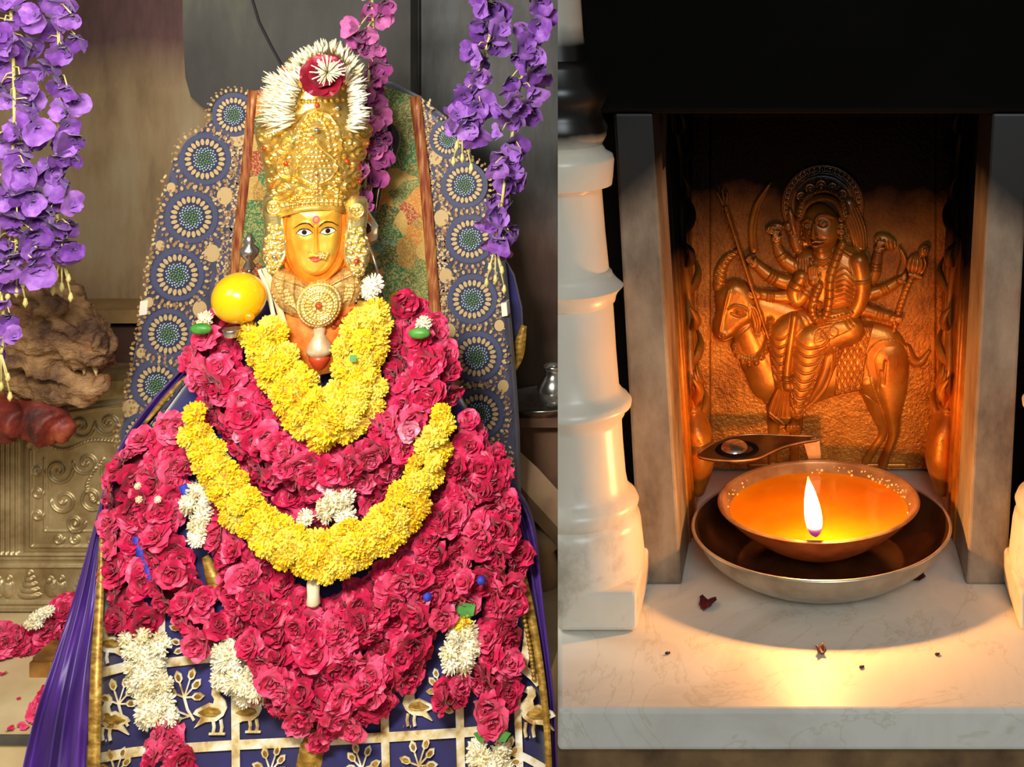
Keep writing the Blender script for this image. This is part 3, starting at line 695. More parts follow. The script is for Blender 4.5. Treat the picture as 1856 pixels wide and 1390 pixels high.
# front arms: blessing hand, hand on the knee
arm([(1556, 470), (1562, 510), (1556, 545), (1536, 572), (1512, 588)], [17, 16, 14, 12, 9], 20, (.2, .24, .7, .76, .82))
r.ell(1502, 592, 15, 10, 9, 30, -.2, out=1.4)
for i in range(4): r.tube([(1498, 586 + i * 4), (1486, 588 + i * 5), (1478, 594 + i * 4)], [3.4, 3.2, 2.4], base=33, out=1, dep=3)
arm([(1452, 498), (1440, 522), (1446, 538), (1462, 522), (1472, 506)], [14, 13, 12, 10, 8], 22, (.12, .2, .72, .78)); r.ell(1474, 500, 9, 11, 7, 30, .3, out=1.4)
for i in range(4): r.tube([(1468 + i * 4, 496), (1466 + i * 4.4, 484), (1467 + i * 4.4, 474 + abs(i - 1.5) * 2)], [2.7, 2.5, 1.9], base=33, out=.9, dep=3)
r.tube([(1480, 502), (1486, 492)], [3, 2.2], base=33, out=.9)
# long flower garland
gl = [(1526, 436), (1514, 464), (1504, 500), (1502, 540), (1494, 566), (1482, 572), (1472, 556), (1476, 530), (1484, 510)]
r.tube(gl, 7.5, h=8, base=30); p = cr(gl, 14)
for i in range(4, len(p) - 3, 5):
    d = p[i + 1] - p[i]; d = d / np.hypot(*d); r.line([p[i] - [d[1] * 8, -d[0] * 8], p[i] + [d[1] * 8, -d[0] * 8]], 1, 3 if (i // 5) % 4 else -3, False)
r.ring(1483, 548, 7, 1.6, 6)
# head: face turned to our left, crown, ear ornaments
r.ell(1487, 408, 35, 43, 30, 14, -.22)
r.bump(1464, 424, 12, 14, 3); r.bump(1500, 424, 15, 14, 4); r.bump(1484, 446, 12, 8, 4)
for ex, ey, w in ((1490, 397, 9), (1463, 403, 6.5)):
    r.bump(ex, ey, w, 6, -3.5); h0 = r.at(ex, ey); r.ell(ex, ey, w * .85, 4.8, 6, h0 - 1, .15, out=2.4, dep=5); r.ell(ex, ey, 2.6, 2.6, 3, h0 + 4, out=1.2, dep=3)
r.line([(1476, 394), (1482, 384), (1496, 381), (1512, 388)], 2.2, 6); r.line([(1457, 396), (1463, 390), (1470, 391)], 1.8, 5.5)
r.tube([(1475, 396), (1473, 410), (1474, 420)], [3, 4.4, 6.4], h=12, base=40, out=2, dep=4); r.ell(1468, 421, 4, 3, 3, 40, out=.8); r.ell(1482, 420, 4, 3, 3, 40, out=.8)
r.tube([(1470, 431), (1477, 428), (1486, 429), (1496, 426)], [1.6, 3.2, 3.2, 1.2], h=7, base=40, out=2, dep=4); r.tube([(1472, 436), (1479, 437), (1490, 433)], [1.4, 3.4, 1.2], h=7, base=39, out=2, dep=4)
cb = [(1450, 388), (1460, 366), (1480, 354), (1502, 354), (1518, 366), (1528, 388)]
r.tube(cb, 6, h=9, base=30); r.dots(cb, 2, 3)
cb2 = [(1446, 382), (1456, 356), (1480, 342), (1506, 342), (1526, 358), (1534, 384)]; r.tube(cb2, 5, h=8, base=26); r.dots(cb2, 3, 4)
for x, y, q in ((1452, 352, 9), (1468, 338, 10), (1488, 332, 11), (1508, 336, 10), (1526, 348, 9)):
    r.ell(x, y, q, q * 1.15, 9, 18); r.ring(x, y, q * .6, 1.4, -3); r.ell(x, y + 2, 3, 3.6, 4, 26, out=.8)
for y, q in ((392, 6), (404, 5.4), (415, 6.6), (426, 5)): r.ell(1524, y, q, q, 6, 24); r.ell(1524, y, 2.4, 2.4, 2.4, 29, out=.8)
r.ell(1436, 400, 7, 26, 8, 8, -.22); r.bump(1490, 378, 10, 6, 2)
V, Q = r.mesh(onto(lift)); mk_fast('goddess', V, Q, MT['brass'], relief, 'seated many-armed goddess in a pleated skirt')
r = Relief(1296, 780, 1660, 850, 2)
r.tube([(1360, 843), (1640, 843)], 5, h=4)
V, Q = r.mesh(onto(lift)); mk_fast('ground_line', V, Q, MT['brass'], relief)

# ================================================================== LAMP
Yp, zp, rp = .876, -.372, .085
def shell(prof, th):                          # closed dish from an outer profile, inner offset by th
    return prof + [(max(r_ - th, 0), z_ + th * .6) for r_, z_ in reversed(prof)]
pl = thing('offering_plate', 'shallow round metal plate under the oil lamp bowl', 'plate', (P(1489, 945, Yp).x, Yp, ZS))
prof = [(0, ZS + .0006), (.050, ZS + .0006), (.060, ZS + .003), (.070, ZS + .009), (.078, ZS + .016), (.0838, zp - .002), (.0848, zp), (.0842, zp + .0006), (.083, zp - .001), (.0765, ZS + .0172), (.068, ZS + .0102), (.058, ZS + .0048), (.048, ZS + .003), (0, ZS + .003)]
pq = cr(prof, 4); dish = mk('dish', lathe([(max(0, a), b) for a, b in pq[:24]], (P(1489, 945, Yp).x, Yp, 0), 96, False), MT['plate_steel'], pl)
mk('dish_inside', lathe([(max(0, a), b) for a, b in pq[23:]], (P(1489, 945, Yp).x, Yp, 0), 96, False), MT['brass_dark'], pl, label='dark oily inside of the plate')
mk('rim', lathe([(.0848 + .0011 * math.cos(t), zp + .0011 * math.sin(t)) for t in np.linspace(0, 2 * math.pi, 9)], (P(1489, 945, Yp).x, Yp, 0), 96, False), MT['plate_steel'], dish)
Yb, zb, rb = .893, -.364, .0672; xb = P(1484, 903, Yb).x
bo = thing('oil_lamp_bowl', 'brass bowl of melted ghee burning as a lamp on the plate', 'lamp', (xb, Yb, ZS + .003))
prof = [(0, -.3955), (.020, -.3955), (.030, -.393), (.044, -.385), (.057, -.375), (.0650, -.367), (.0672, zb)]
pq = cr(prof, 5); bwl = mk('bowl', lathe([(max(0, a), b) for a, b in pq] + [(max(0, a - .0016), b + .0012) for a, b in pq[::-1]][1:], (xb, Yb, 0), 96, False), MT['brass_bowl'], bo)
mk('rim_lip', lathe([(.0668 + .0014 * math.cos(t), zb + .0012 * math.sin(t)) for t in np.linspace(0, 2 * math.pi, 9)], (xb, Yb, 0), 96, False), MT['brass_bowl'], bwl)
ghee = mk('ghee', lathe([(.0, -.3706), (.050, -.3706), (.0575, -.3702), (.060, -.3694)], (xb, Yb, 0), 96, False), MT['ghee'], bo, label='pool of orange melted ghee')
rnd = random.Random(5); cr_v = []
for i in range(90):
    a = rnd.gauss(.75, .38) if i < 70 else rnd.gauss(2.75, .2); q = rnd.uniform(.0595, .0655); zz = np.interp(q, [.0575, .0656], [-.3708, -.3652])
    cr_v.append(ball((xb + q * math.cos(a), Yb + q * math.sin(a), zz), rnd.uniform(.0004, .0011), 6, 4))
o = mk('ghee_crumbs', join(*cr_v), MT['ghee_crumb'], ghee, label='set crumbs of ghee along the inside of the rim'); o['kind'] = 'stuff'
fb = P(1476, 972, .8275)
fl = [(0, 0), (.0030, .0015), (.0046, .005), (.0054, .010), (.0053, .016), (.0045, .022), (.0032, .028), (.0016, .033), (.0003, .0372)]
fq = cr(fl, 4); v, f = lathe([(max(0, a), b) for a, b in fq], (0, 0, 0), 20, False)
v = [(fb.x + x - .0045 * (z / .037) ** 1.2 + .0006, fb.y + y, fb.z + z) for x, y, z in v]
mk('flame', (v, f), MT['flame'], bo, label='white-hot flame, violet at its base')
mk('wick', tube([fb + Vector((.001, .012, -.004)), fb + Vector((.0004, .005, .0)), fb + Vector((0, 0, .002)), fb + Vector((0, -.0005, .0055))], [.0018, .0018, .0016, .0008], 8), MT['wick'], bo)
ld = bpy.data.lights.new('flame_light', 'POINT'); ld.energy = 3.2; ld.color = (1.0, .42, .11); ld.shadow_soft_size = .006
lo = bpy.data.objects.new('flame_light', ld); COL.objects.link(lo); attach(lo, bo); lo.location = fb + Vector((-.001, -.001, .0255))
# spoon with a leaf-shaped handle standing in the ghee
zl = -.3495
sp = thing('ghee_spoon', 'blackened leaf-shaped spoon handle with a domed boss resting in the bowl', 'spoon', P(1480, 890, .935))
leaf = [(1265, 826), (1278, 813), (1300, 801), (1335, 790), (1372, 787), (1420, 789), (1476, 791), (1484, 796), (1452, 802), (1420, 810), (1395, 821), (1372, 831), (1335, 835), (1290, 833)]
lp = [Hz(x, y, zl) for x, y in cr(leaf, 4, True)]
n = len(lp); v = [tuple(p) for p in lp] + [(p.x, p.y, p.z - .0014) for p in lp]
blade = mk('leaf_blade', (v, [tuple(range(n)), tuple(range(2 * n - 1, n - 1, -1))] + [(i, (i + 1) % n, n + (i + 1) % n, n + i) for i in range(n)]), MT['soot_metal'], sp, False)
mk('leaf_edge', tube(lp + lp[:1], .0007, 6), MT['brass_bowl'], blade)
d = Hz(1331, 812, zl); boss = mk('boss', ball((d.x, d.y, d.z - .001), .0098, 24, 12, 1.05, 1.25, .62), MT['steel'], sp)
d2 = Hz(1336, 814, zl); mk('boss_ring', lathe([(.0135 + .0022 * math.cos(t), .0012 * math.sin(t)) for t in np.linspace(0, 2 * math.pi, 9)], (d2.x, d2.y, zl), 40, False), MT['recess'], boss)
ya = Hz(1478, 795, zl).y
mk('bent_arm', plate([(1456, 800), (1478, 793), (1485, 797), (1490, 846), (1484, 853), (1471, 851), (1464, 826)], ya - .001, ya + .0006), MT['brass_bowl'], sp, False)
mk('stem', tube([P(1478, 849, ya - .0006), P(1479, 866, ya - .006), P(1481, 900, ya - .014), P(1481, 925, ya - .020)], [.0026, .0022, .0018, .0016], 8), MT['ghee_crumb'], sp)
# petals on the shelf
def torn_petal(px, py, size, m, label, seed, curl=.25, flat=.75):
    rnd = random.Random(seed); c = Hz(px, py, ZS); s = size * c.y / F; V = [(c.x, c.y, c.z + .0015)]; N = 14; rings = 3; Fc = []
    rad = [rnd.uniform(.6, 1.15) for _ in range(N)]; rad[3] = .42; rad[4] = .5
    for k in range(1, rings + 1):
        for i in range(N):
            a = 2 * math.pi * i / N; q = s * rad[i] * k / rings
            V.append((c.x + q * math.cos(a) * .62, c.y + q * math.sin(a) * 1.15, c.z + .0012 + curl * s * (k / rings) ** 2 * (.5 + .5 * math.sin(a * 2 + seed))))
    for i in range(N): Fc.append((0, 1 + i, 1 + (i + 1) % N))
    for k in range(rings - 1):
        for i in range(N): a = 1 + k * N; Fc.append((a + i, a + N + i, a + N + (i + 1) % N, a + (i + 1) % N))
    o = mk('rose_petal', (V, Fc), m); sd = o.modifiers.new('thickness', 'SOLIDIFY'); sd.thickness = .0005
    tag(o, label, 'petal', 'petals on the marble shelf')
torn_petal(1281, 1097, 26, MT['dark_petal'], 'dark withered petal on the marble shelf left of the plate', 2)
torn_petal(1667, 1049, 24, MT['dark_petal'], 'dark petal against the right side of the metal plate', 4)
torn_petal(1487, 1183, 18, MT['dark_petal'], 'small red petal on the marble in front of the plate', 7, .6)
for i, (x, y, lb) in enumerate(((1209, 1186, 'dark crumb on the shelf in front of the left column'), (1561, 1211, 'dark crumb on the shelf to the right of the small red petal'), (1698, 1188, 'dark crumb near the front right of the shelf'))):
    c = Hz(x, y, ZS); o = mk('crumb', join(ball((c.x, c.y, ZS + .0008), .0011, 7, 5, 1.2, 1, .7), ball((c.x + .0012, c.y + .0008, ZS + .0006), .0007, 6, 4)), MT['dark_petal']); tag(o, lb, 'crumb', 'crumbs on the marble shelf')

# ================================================================== LEFT SHRINE: background pieces
def mkm(name, parts, parent=None, smooth=False, label=None):       # one mesh from several (shape, material) pairs
    V, Fc, mi, mats = [], [], [], []
    for (v, f), mt in parts:
        if mt not in mats: mats.append(mt)
        n = len(V); V += [tuple(p) for p in v]; Fc += [tuple(i + n for i in q) for q in f]; mi += [mats.index(mt)] * len(f)
    me = mesh_data(name, V, Fc, None, smooth)
    for q in mats: me.materials.append(q)
    me.polygons.foreach_set('material_index', mi); fixn(me); me.update()
    o = bpy.data.objects.new(name, me); COL.objects.link(o); attach(o, parent)
    if label: o['label'] = label
    return o
def disc(cx, cz, r, y, n=24, th=.0006, rz=None, rot=0):
    rz = rz or r; c, s_ = math.cos(rot), math.sin(rot)
    pts = [(r * math.cos(2 * math.pi * i / n), rz * math.sin(2 * math.pi * i / n)) for i in range(n)]
    pts = [(cx + x * c - z * s_, cz + x * s_ + z * c) for x, z in pts]
    v = [(x, y, z) for x, z in pts] + [(x, y + th, z) for x, z in pts]
    return v, [tuple(range(n))] + [(i, (i + 1) % n, n + (i + 1) % n, n + i) for i in range(n)]
def emblem(pts, Yf, off, th=.002):
    v = [P(x, y, Yf(x, y) - off) for x, y in pts]; n = len(v)
    return [tuple(p) for p in v] + [(p.x, p.y + th, p.z) for p in v], [tuple(range(n))] + [(i, (i + 1) % n, n + (i + 1) % n, n + i) for i in range(n)]
def ribbon(pts, w, Yf, off=.003, th=.002, n=6, cols=1, wave=None):
    q = cr(np.column_stack([pts, w if hasattr(w, '__len__') else [w] * len(pts)]), n); V, Fc = [], []
    for i, (x, y, ww) in enumerate(q):
        a = q[max(i - 1, 0)]; b = q[min(i + 1, len(q) - 1)]; d = np.array([b[0] - a[0], b[1] - a[1]]); d = d / (np.hypot(*d) + 1e-9)
        for back in (0, 1):
            for k in range(cols + 1):
                t = k / cols - .5; px, py = x - d[1] * ww * t, y + d[0] * ww * t
                Y = Yf(px, py) - off + back * th + (wave(t, i / len(q)) if wave else 0); V.append(tuple(P(px, py, Y)))
    m = 2 * (cols + 1)
    for i in range(len(q) - 1):
        for k in range(cols):
            Fc.append((i * m + k, i * m + k + 1, (i + 1) * m + k + 1, (i + 1) * m + k)); s2 = i * m + cols + 1
            Fc.append((s2 + k, s2 + m + k, s2 + m + k + 1, s2 + k + 1))
        Fc.append((i * m, (i + 1) * m, (i + 1) * m + cols + 1, i * m + cols + 1)); Fc.append((i * m + cols, i * m + 2 * cols + 1, (i + 1) * m + 2 * cols + 1, (i + 1) * m + cols))
    Fc.append(tuple(list(range(cols + 1)) + list(range(2 * cols + 1, cols, -1)))); e = (len(q) - 1) * m
    Fc.append(tuple([e + i for i in range(cols + 1)] + [e + i for i in range(2 * cols + 1, cols, -1)]))
    return V, Fc
const = lambda Y: (lambda x, y: Y)

# ---- embossed silver throne side
YT = 2.72
tr = thing('silver_throne', 'embossed silver-clad throne side behind the purple veil', 'throne', P(110, 1110, YT))
mk('core', box(P(-160, 0, YT).x, P(560, 0, YT).x, YT + .001, YT + .12, zst + .0005, P(0, 690, YT).z), MT['silver'], tr, False)
r = Relief(-100, 690, 236, 1108, 1.5); r.H += .6
r.poly([(44, 800), (72, 742), (236, 720), (236, 1000), (44, 1000)], 4, 1, 6, 0, smooth=False); r.line([(52, 806), (78, 752), (236, 730)], 2, 4, False); r.line([(60, 815), (60, 988), (236, 988)], 2.4, 4, False)
r.line([(84, 830), (84, 960), (236, 960)], 1.6, 3, False)
for x in (4, 13, 22, 31): r.line([(x, 800), (x, 1000)], 2.6, 4, False)
for y, h in ((1004, 6), (1012, 3), (1026, 5), (1092, 5), (1104, 7)): r.line([(-100, y), (236, y)], 3, h, False)
rnd = random.Random(8)
def scroll(cx, cy, R, turn, h):
    a = np.linspace(0, 2 * math.pi * 1.4, 26); q = R * (1 - a / (2 * math.pi * 1.55)); r.line(np.column_stack([cx + turn * q * np.cos(a), cy + q * np.sin(a)]), 2.2, h, False)
for x, y, R, t in ((110, 850, 26, 1), (160, 836, 24, -1), (205, 850, 26, 1), (120, 905, 24, -1), (170, 900, 26, 1), (212, 915, 20, -1), (140, 945, 18, 1), (150, 770, 24, 1), (200, 765, 24, -1), (102, 785, 16, 1), (72, 850, 10, 1), (72, 890, 10, 1), (72, 930, 10, 1), (110, 974, 9, 1), (140, 974, 9, -1), (170, 974, 9, 1), (200, 974, 9, -1)):
    scroll(x, y, R, t, 5)
for x in (92, 186): r.tube([(x, 880), (x, 950)], 3, h=5)
r.dots([(80, 800), (120, 812), (170, 796), (230, 800)], 3.2, 4, 26); r.dots([(190, 830), (160, 880), (190, 920)], 3, 4, 18)
for cx in (-40, 55, 150):
    for i in range(5): r.ell(cx, 1078 - i * 10, 22 - i * 4, 6, 7, 1)
    r.ell(cx - 40, 1066, 11, 18, 6, 1); r.ell(cx + 40, 1066, 14, 16, 6, 1); r.ell(cx + 36, 1050, 7, 7, 7, 1); r.ell(cx - 38, 1048, 6, 6, 7, 1)
V, Q = r.mesh(onto(YT), True); mk_fast('embossed_front', V, Q, MT['silver'], tr, 'scroll-embossed silver sheet')

# ---- carved lion beside the throne
YL = 2.52
def Lp(x, y, d=0): return P(x, y, YL + d)
lion = thing('carved_lion', 'weathered carved lion head with open jaws left of the brocade board', 'statue', P(60, 1000, 2.60))
def organic(name, parts, mt, vox, disp, parent, label=None):
    o = mk(name, join(*parts), mt, parent, label=label); rm = o.modifiers.new('fuse', 'REMESH'); rm.mode = 'VOXEL'; rm.voxel_size = vox; rm.use_smooth_shade = True
    tx = bpy.data.textures.new(name, 'CLOUDS'); tx.noise_scale = .03; tx.noise_depth = 3; d = o.modifiers.new('carving', 'DISPLACE'); d.texture = tx; d.strength = disp; d.mid_level = .5; d.texture_coords = 'GLOBAL'
    return o
organic('head', [tube([Lp(-70, 470, .05), Lp(10, 520, .03), Lp(75, 572), Lp(130, 606, -.02), Lp(176, 634, -.03), Lp(196, 652, -.03)], [.085, .085, .078, .058, .040, .026], 20),
                 tube([Lp(-70, 560, .06), Lp(0, 600, .04), Lp(60, 628, .02), Lp(120, 650)], [.07, .07, .055, .03], 16),
                 tube([Lp(20, 500, .0), Lp(60, 540, -.06), Lp(110, 580, -.07)], [.03, .032, .016], 10), tube([Lp(150, 612, -.05), Lp(178, 624, -.065), Lp(194, 640, -.055)], [.014, .022, .014], 10),
                 ball(Lp(82, 560, -.075), .022, 14, 10)] + [tube([Lp(-50 + 8 * i, 520 + 26 * i, -.03), Lp(0 + 6 * i, 575 + 20 * i, -.055), Lp(60 + 6 * i, 628 + 12 * i, -.05), Lp(112 + 10 * i, 668 + 7 * i, -.02)], [.012, .014, .012, .006], 8) for i in range(5)] + [tube([Lp(96, 584, -.075), Lp(140, 604, -.07), Lp(170, 626, -.07)], [.010, .011, .008], 8), tube([Lp(60, 530, -.07), Lp(96, 548, -.085), Lp(118, 568, -.07)], [.012, .015, .008], 8)], MT['lion'], .005, .04, lion)
jaw = organic('jaw', [tube([Lp(-60, 640, .06), Lp(20, 668, .03), Lp(90, 700, 0), Lp(150, 712, -.02), Lp(196, 690, -.03)], [.05, .045, .034, .024, .013], 16), tube([Lp(120, 690, .02), Lp(165, 668, 0), Lp(205, 650, .02)], [.022, .02, .012], 10)], MT['lion'], .005, .026, lion)
for x, y in ((150, 664), (172, 668)): mk('tooth', tube([Lp(x, y - 10, -.03), Lp(x + 3, y + 14, -.03)], [.007, .0015], 8), MT['cream'], jaw)
organic('chest', [tube([Lp(-110, 560, .12), Lp(-110, 760, .10), Lp(-110, 900, .10), P(-110, 1085, 2.62)], [.08, .08, .07, .06], 16)], MT['lion'], .008, .012, lion)
organic('paw', [tube([Lp(-30, 742, .04), Lp(6, 756, -.02), Lp(34, 770, -.05)], [.04, .036, .024], 14), tube([Lp(-20, 770), Lp(18, 786, -.04)], [.03, .02], 10)], MT['vermilion'], .005, .008, lion, 'vermilion-smeared paw')
organic('paw', [tube([Lp(50, 735, .06), Lp(78, 760, -.01), Lp(98, 780, -.03)], [.036, .046, .036], 14), tube([Lp(104, 760, 0), Lp(118, 780, -.02), Lp(112, 800, -.02)], [.024, .022, .014], 10), tube([Lp(70, 780, -.02), Lp(82, 806, -.03)], [.026, .014], 10)], MT['vermilion'], .005, .008, lion, 'vermilion-smeared paw')
organic('forearm', [tube([Lp(-60, 640, .13), Lp(30, 690, .10), Lp(74, 740, .04)], [.05, .04, .034], 12), tube([Lp(-80, 660, .12), Lp(-20, 735, .05)], [.05, .034], 12)], MT['lion'], .006, .01, lion)

# ---- things at the right behind the board
rl = thing('stone_railing', 'sandstone handrail with a turned baluster right of the idol', 'railing', P(985, 1180, 2.80))
mk('handrail', tube([P(900, 826, 2.80), P(950, 872, 2.80), P(1030, 960, 2.80), P(1090, 1030, 2.80)], .040, 4, .8), MT['rail_stone'], rl, False)
mk('baluster', lathe([(.034, 0), (.034, -.03), (.022, -.04), (.03, -.07), (.034, -.11), (.026, -.15), (.034, -.16), (.026, -.175), (.036, -.24), (.038, -.30), (.030, -.36), (.038, -.375), (.038, -.42)], (P(985, 965, 2.84).x, 2.84, P(985, 965, 2.84).z), 24), MT['rail_stone'], rl)
mk('post', box(P(925, 0, 2.84).x, P(952, 0, 2.84).x, 2.80, 2.88, zst + .0005, P(0, 905, 2.84).z), MT['rail_stone'], rl, False)
sh = thing('side_shelf', 'brown stone side shelf in shadow behind the brocade board', 'shelf', P(1000, 1130, 2.9))
mk('shelf_top', box(P(880, 0, 2.84).x, P(1120, 0, 2.84).x, 2.84, 2.999, P(0, 775, 2.84).z, P(0, 758, 2.84).z), MT['brown_stone'], sh, False)
mk('shelf_front', box(P(885, 0, 2.88).x, P(1120, 0, 2.88).x, 2.88, 2.999, zst + .0005, P(0, 775, 2.84).z), MT['brown_stone'], sh, False)
c = P(985, 752, 2.90); zt = P(0, 758, 2.84).z + .0004
o = mk('steel_tray', lathe([(0, .002), (.075, .002), (.09, .018), (.094, .02), (.09, .0165), (.077, 0), (0, 0)], (c.x, 2.915, zt), 40, False), MT['steel']); tag(o, 'round steel tray on the brown side shelf', 'tray')
c2 = P(1003, 700, 2.915); o = mk('water_pot', lathe([(.0, 0), (.02, 0), (.034, .018), (.036, .04), (.026, .06), (.018, .068), (.020, .082), (.024, .088), (.022, .088), (.017, .082)], (c2.x, 2.915, zt + .0025), 28, False), MT['steel']); tag(o, 'small dull metal pot standing in the steel tray', 'pot')
hc = mk('blue_hanging_cloth', plate([(880, 440), (908, 462), (930, 500), (944, 560), (946, 600), (936, 640), (925, 668), (880, 668)], 2.715, 2.73), MT['velvet']); tag(hc, 'royal blue velvet cloth showing behind the right edge of the board', 'cloth')
bd = ribbon([(928, 672), (938, 640), (950, 590)], [14, 24, 10], const(2.712), 0, .002); mk('gold_edge', bd, MT['braid'], hc)

# ---- brocade covered board
YBd = 2.66
out = [(205, 1136), (206, 960), (212, 830), (222, 740), (240, 640), (257, 555), (272, 460), (288, 370), (310, 292), (345, 250), (400, 200), (450, 168), (520, 148), (580, 140), (650, 142), (705, 152), (755, 178), (800, 215), (840, 270), (875, 340), (900, 410), (912, 500), (922, 600), (930, 700), (936, 790), (938, 900), (940, 1136)]
board = thing('brocade_backboard', 'arched backboard wrapped in blue brocade with gold medallions', 'backboard', P(580, 1136, YBd))
ob = mk('board', plate(out, YBd, YBd + .045), MT['brocade'], board, False); bevel(ob, .012, 3)
fp = [(458, 166), (520, 152), (580, 146), (650, 148), (705, 158), (752, 176), (768, 330), (780, 480), (790, 640), (794, 1130), (404, 1130), (408, 640), (424, 480), (442, 320)]
mk('floral_panel', plate(fp, YBd - .006, YBd - .001), MT['floral'], board, False, label='green, red and gold floral brocade panel')
kB = YBd / F
def medallion_mesh():
    pr = [(disc(0, 0, 1.0, 0, 40, .03), MT['blue_ring']), (disc(0, 0, .80, -.012, 36, .02), MT['navy'])]
    for i in range(22):
        a = 2 * math.pi * i / 22; pr.append((disc(.66 * math.cos(a), .66 * math.sin(a), .13, -.035, 8, .03, .075, a), MT['zari']))
    pr.append((disc(0, 0, .5, -.02, 30, .02), MT['navy']))
    for i in range(72):
        q = .46 * math.sqrt((i + .5) / 72); a = i * 2.39996; pr.append((disc(q * math.cos(a), q * math.sin(a), .030, -.06, 6, .05), MT['sequin_mint'] if q > .28 else MT['sequin_green']))
    for i in range(30):
        a = 2 * math.pi * i / 30; pr.append((disc(1.13 * math.cos(a), 1.13 * math.sin(a), .085, -.03, 8, .03, .06, a), MT['zari'] if i % 2 else MT['zari_dark']))
    for i in range(26):
        a = 2 * math.pi * (i + .3) / 26; pr.append((disc(1.27 * math.cos(a), 1.27 * math.sin(a), .06, -.03, 6, .03, .04, a + .9), MT['zari_dark']))
    o = mkm('medallion', pr, board); me = o.data; bpy.data.objects.remove(o); return me
MED = medallion_mesh(); qi = Quaternion()
for x, y, R in ((424, 208, 40), (372, 288, 47), (347, 393, 48), (322, 498, 48), (305, 605, 46), (284, 698, 45), (262, 790, 44), (246, 880, 42), (842, 335, 42), (852, 433, 44), (856, 542, 45), (864, 646, 46), (868, 750, 46), (874, 850, 46), (812, 252, 34)):
    link('medallion', MED, board, P(x, y, YBd - .0022), qi, (R * kB, .055, R * kB))
pr = []
GD = mk('gold_spot', disc(0, 0, 1, 0, 20, .05), MT['zari'], board, False); gme = GD.data; bpy.data.objects.remove(GD)
for x, y, R in ((431, 250, 14), (407, 355, 14), (384, 459, 14), (362, 560, 13), (310, 340, 8), (290, 445, 8), (270, 548, 8), (790, 285, 12), (800, 395, 13), (808, 500, 12), (814, 600, 12), (820, 700, 12), (905, 590, 9), (912, 700, 10), (255, 640, 8), (236, 740, 14), (225, 820, 10)):
    link('gold_spot', gme, board, P(x, y, YBd - .002), qi, (R * kB, .04, R * kB * 1.15))
rnd = random.Random(12)
def zline(pts, n, w):
    q = cr(pts, 10); L = np.linspace(0, len(q) - 1, n)
    for i, t in enumerate(L):
        x = np.interp(t, range(len(q)), q[:, 0]) + rnd.uniform(-w, w); y = np.interp(t, range(len(q)), q[:, 1])
        p = P(x, y, YBd - .0012); pr.append((disc(p.x, p.z, rnd.uniform(2.5, 5) * kB, p.y, 7, .001, rnd.uniform(1.6, 3) * kB, rnd.uniform(0, 3)), MT['zari'] if rnd.random() < .6 else MT['zari_dark']))
for d in (-6, -14, -24): zline([(456 + d, 180), (440 + d, 320), (422 + d, 480), (408 + d, 620)], 95, 4)
for d in (8, 16, 26): zline([(752 + d, 182), (768 + d, 330), (780 + d, 480), (790 + d, 640)], 95, 4)
zline([(395, 330), (375, 440), (352, 545), (330, 640)], 60, 9); zline([(804, 300), (812, 430), (822, 560), (832, 700)], 60, 9)
zline([(300, 320), (280, 420), (262, 520), (246, 620), (226, 740)], 50, 5); zline([(880, 380), (900, 480), (908, 600), (916, 720), (924, 840)], 50, 6)
o = mkm('zari_work', pr, board, label='fine scattered gold thread work'); o['kind'] = 'stuff'
mk('woven_border', ribbon([(458, 164), (444, 320), (426, 480), (410, 640), (406, 900)], 17, const(YBd - .007), 0, .003), MT['redgold'], board)
mk('woven_border', ribbon([(752, 174), (770, 330), (782, 480), (792, 640), (796, 900)], 20, const(YBd - .007), 0, .003), MT['redgold'], board)
mk('label_clip', plate([(254, 546), (268, 544), (266, 570), (252, 572)], YBd - .004, YBd + .02), MT['eye_white'], board, False)
mk('label_clip', plate([(908, 550), (918, 548), (920, 572), (910, 574)], YBd - .004, YBd + .02), MT['eye_white'], board, False)

# ================================================================== IDOL: dress and veil
def Ys(px, py): return 2.46 - .00028 * (py - 560) + .04 * ((px - 585) / 420) ** 2
dl = [(560, 470), (620, 400), (700, 330), (830, 238), (950, 197), (1100, 184), (1390, 166), (1560, 158)]
dr = [(560, 690), (620, 775), (700, 828), (800, 876), (950, 930), (1100, 945), (1250, 985), (1390, 1002), (1560, 1008)]
dress = thing('embroidered_dress', 'royal blue velvet dress with gold foil lattice, birds and sprigs', 'dress', (P(585, 1390, 2.3).x, 2.35, ZF))
V, Fc = [], []; rows = np.linspace(545, 1490, 60); nc = 48
for py in rows:
    xl = np.interp(py, *zip(*dl)); xr = np.interp(py, *zip(*dr))
    for k in range(nc + 1):
        u = k / nc; px = xl + (xr - xl) * u; e = max(0, abs(2 * u - 1) - .86) / .14
        V.append(tuple(P(px, py, Ys(px, py) + .025 * e ** 2 - .008 * math.sin(px / 31 + py / 160) * min(1, max(0, (py - 1000) / 300)))))
for i in range(len(rows) - 1):
    for k in range(nc): a = i * (nc + 1) + k; Fc.append((a, a + 1, a + nc + 2, a + nc + 1))
do = mk('skirt', (V, Fc), MT['velvet'], dress); sm = do.modifiers.new('cloth', 'SOLIDIFY'); sm.thickness = .004; sm.offset = 1
Yd = lambda x, y: Ys(x, y) - .008 * math.sin(x / 31 + y / 160) * min(1, max(0, (y - 1000) / 300))
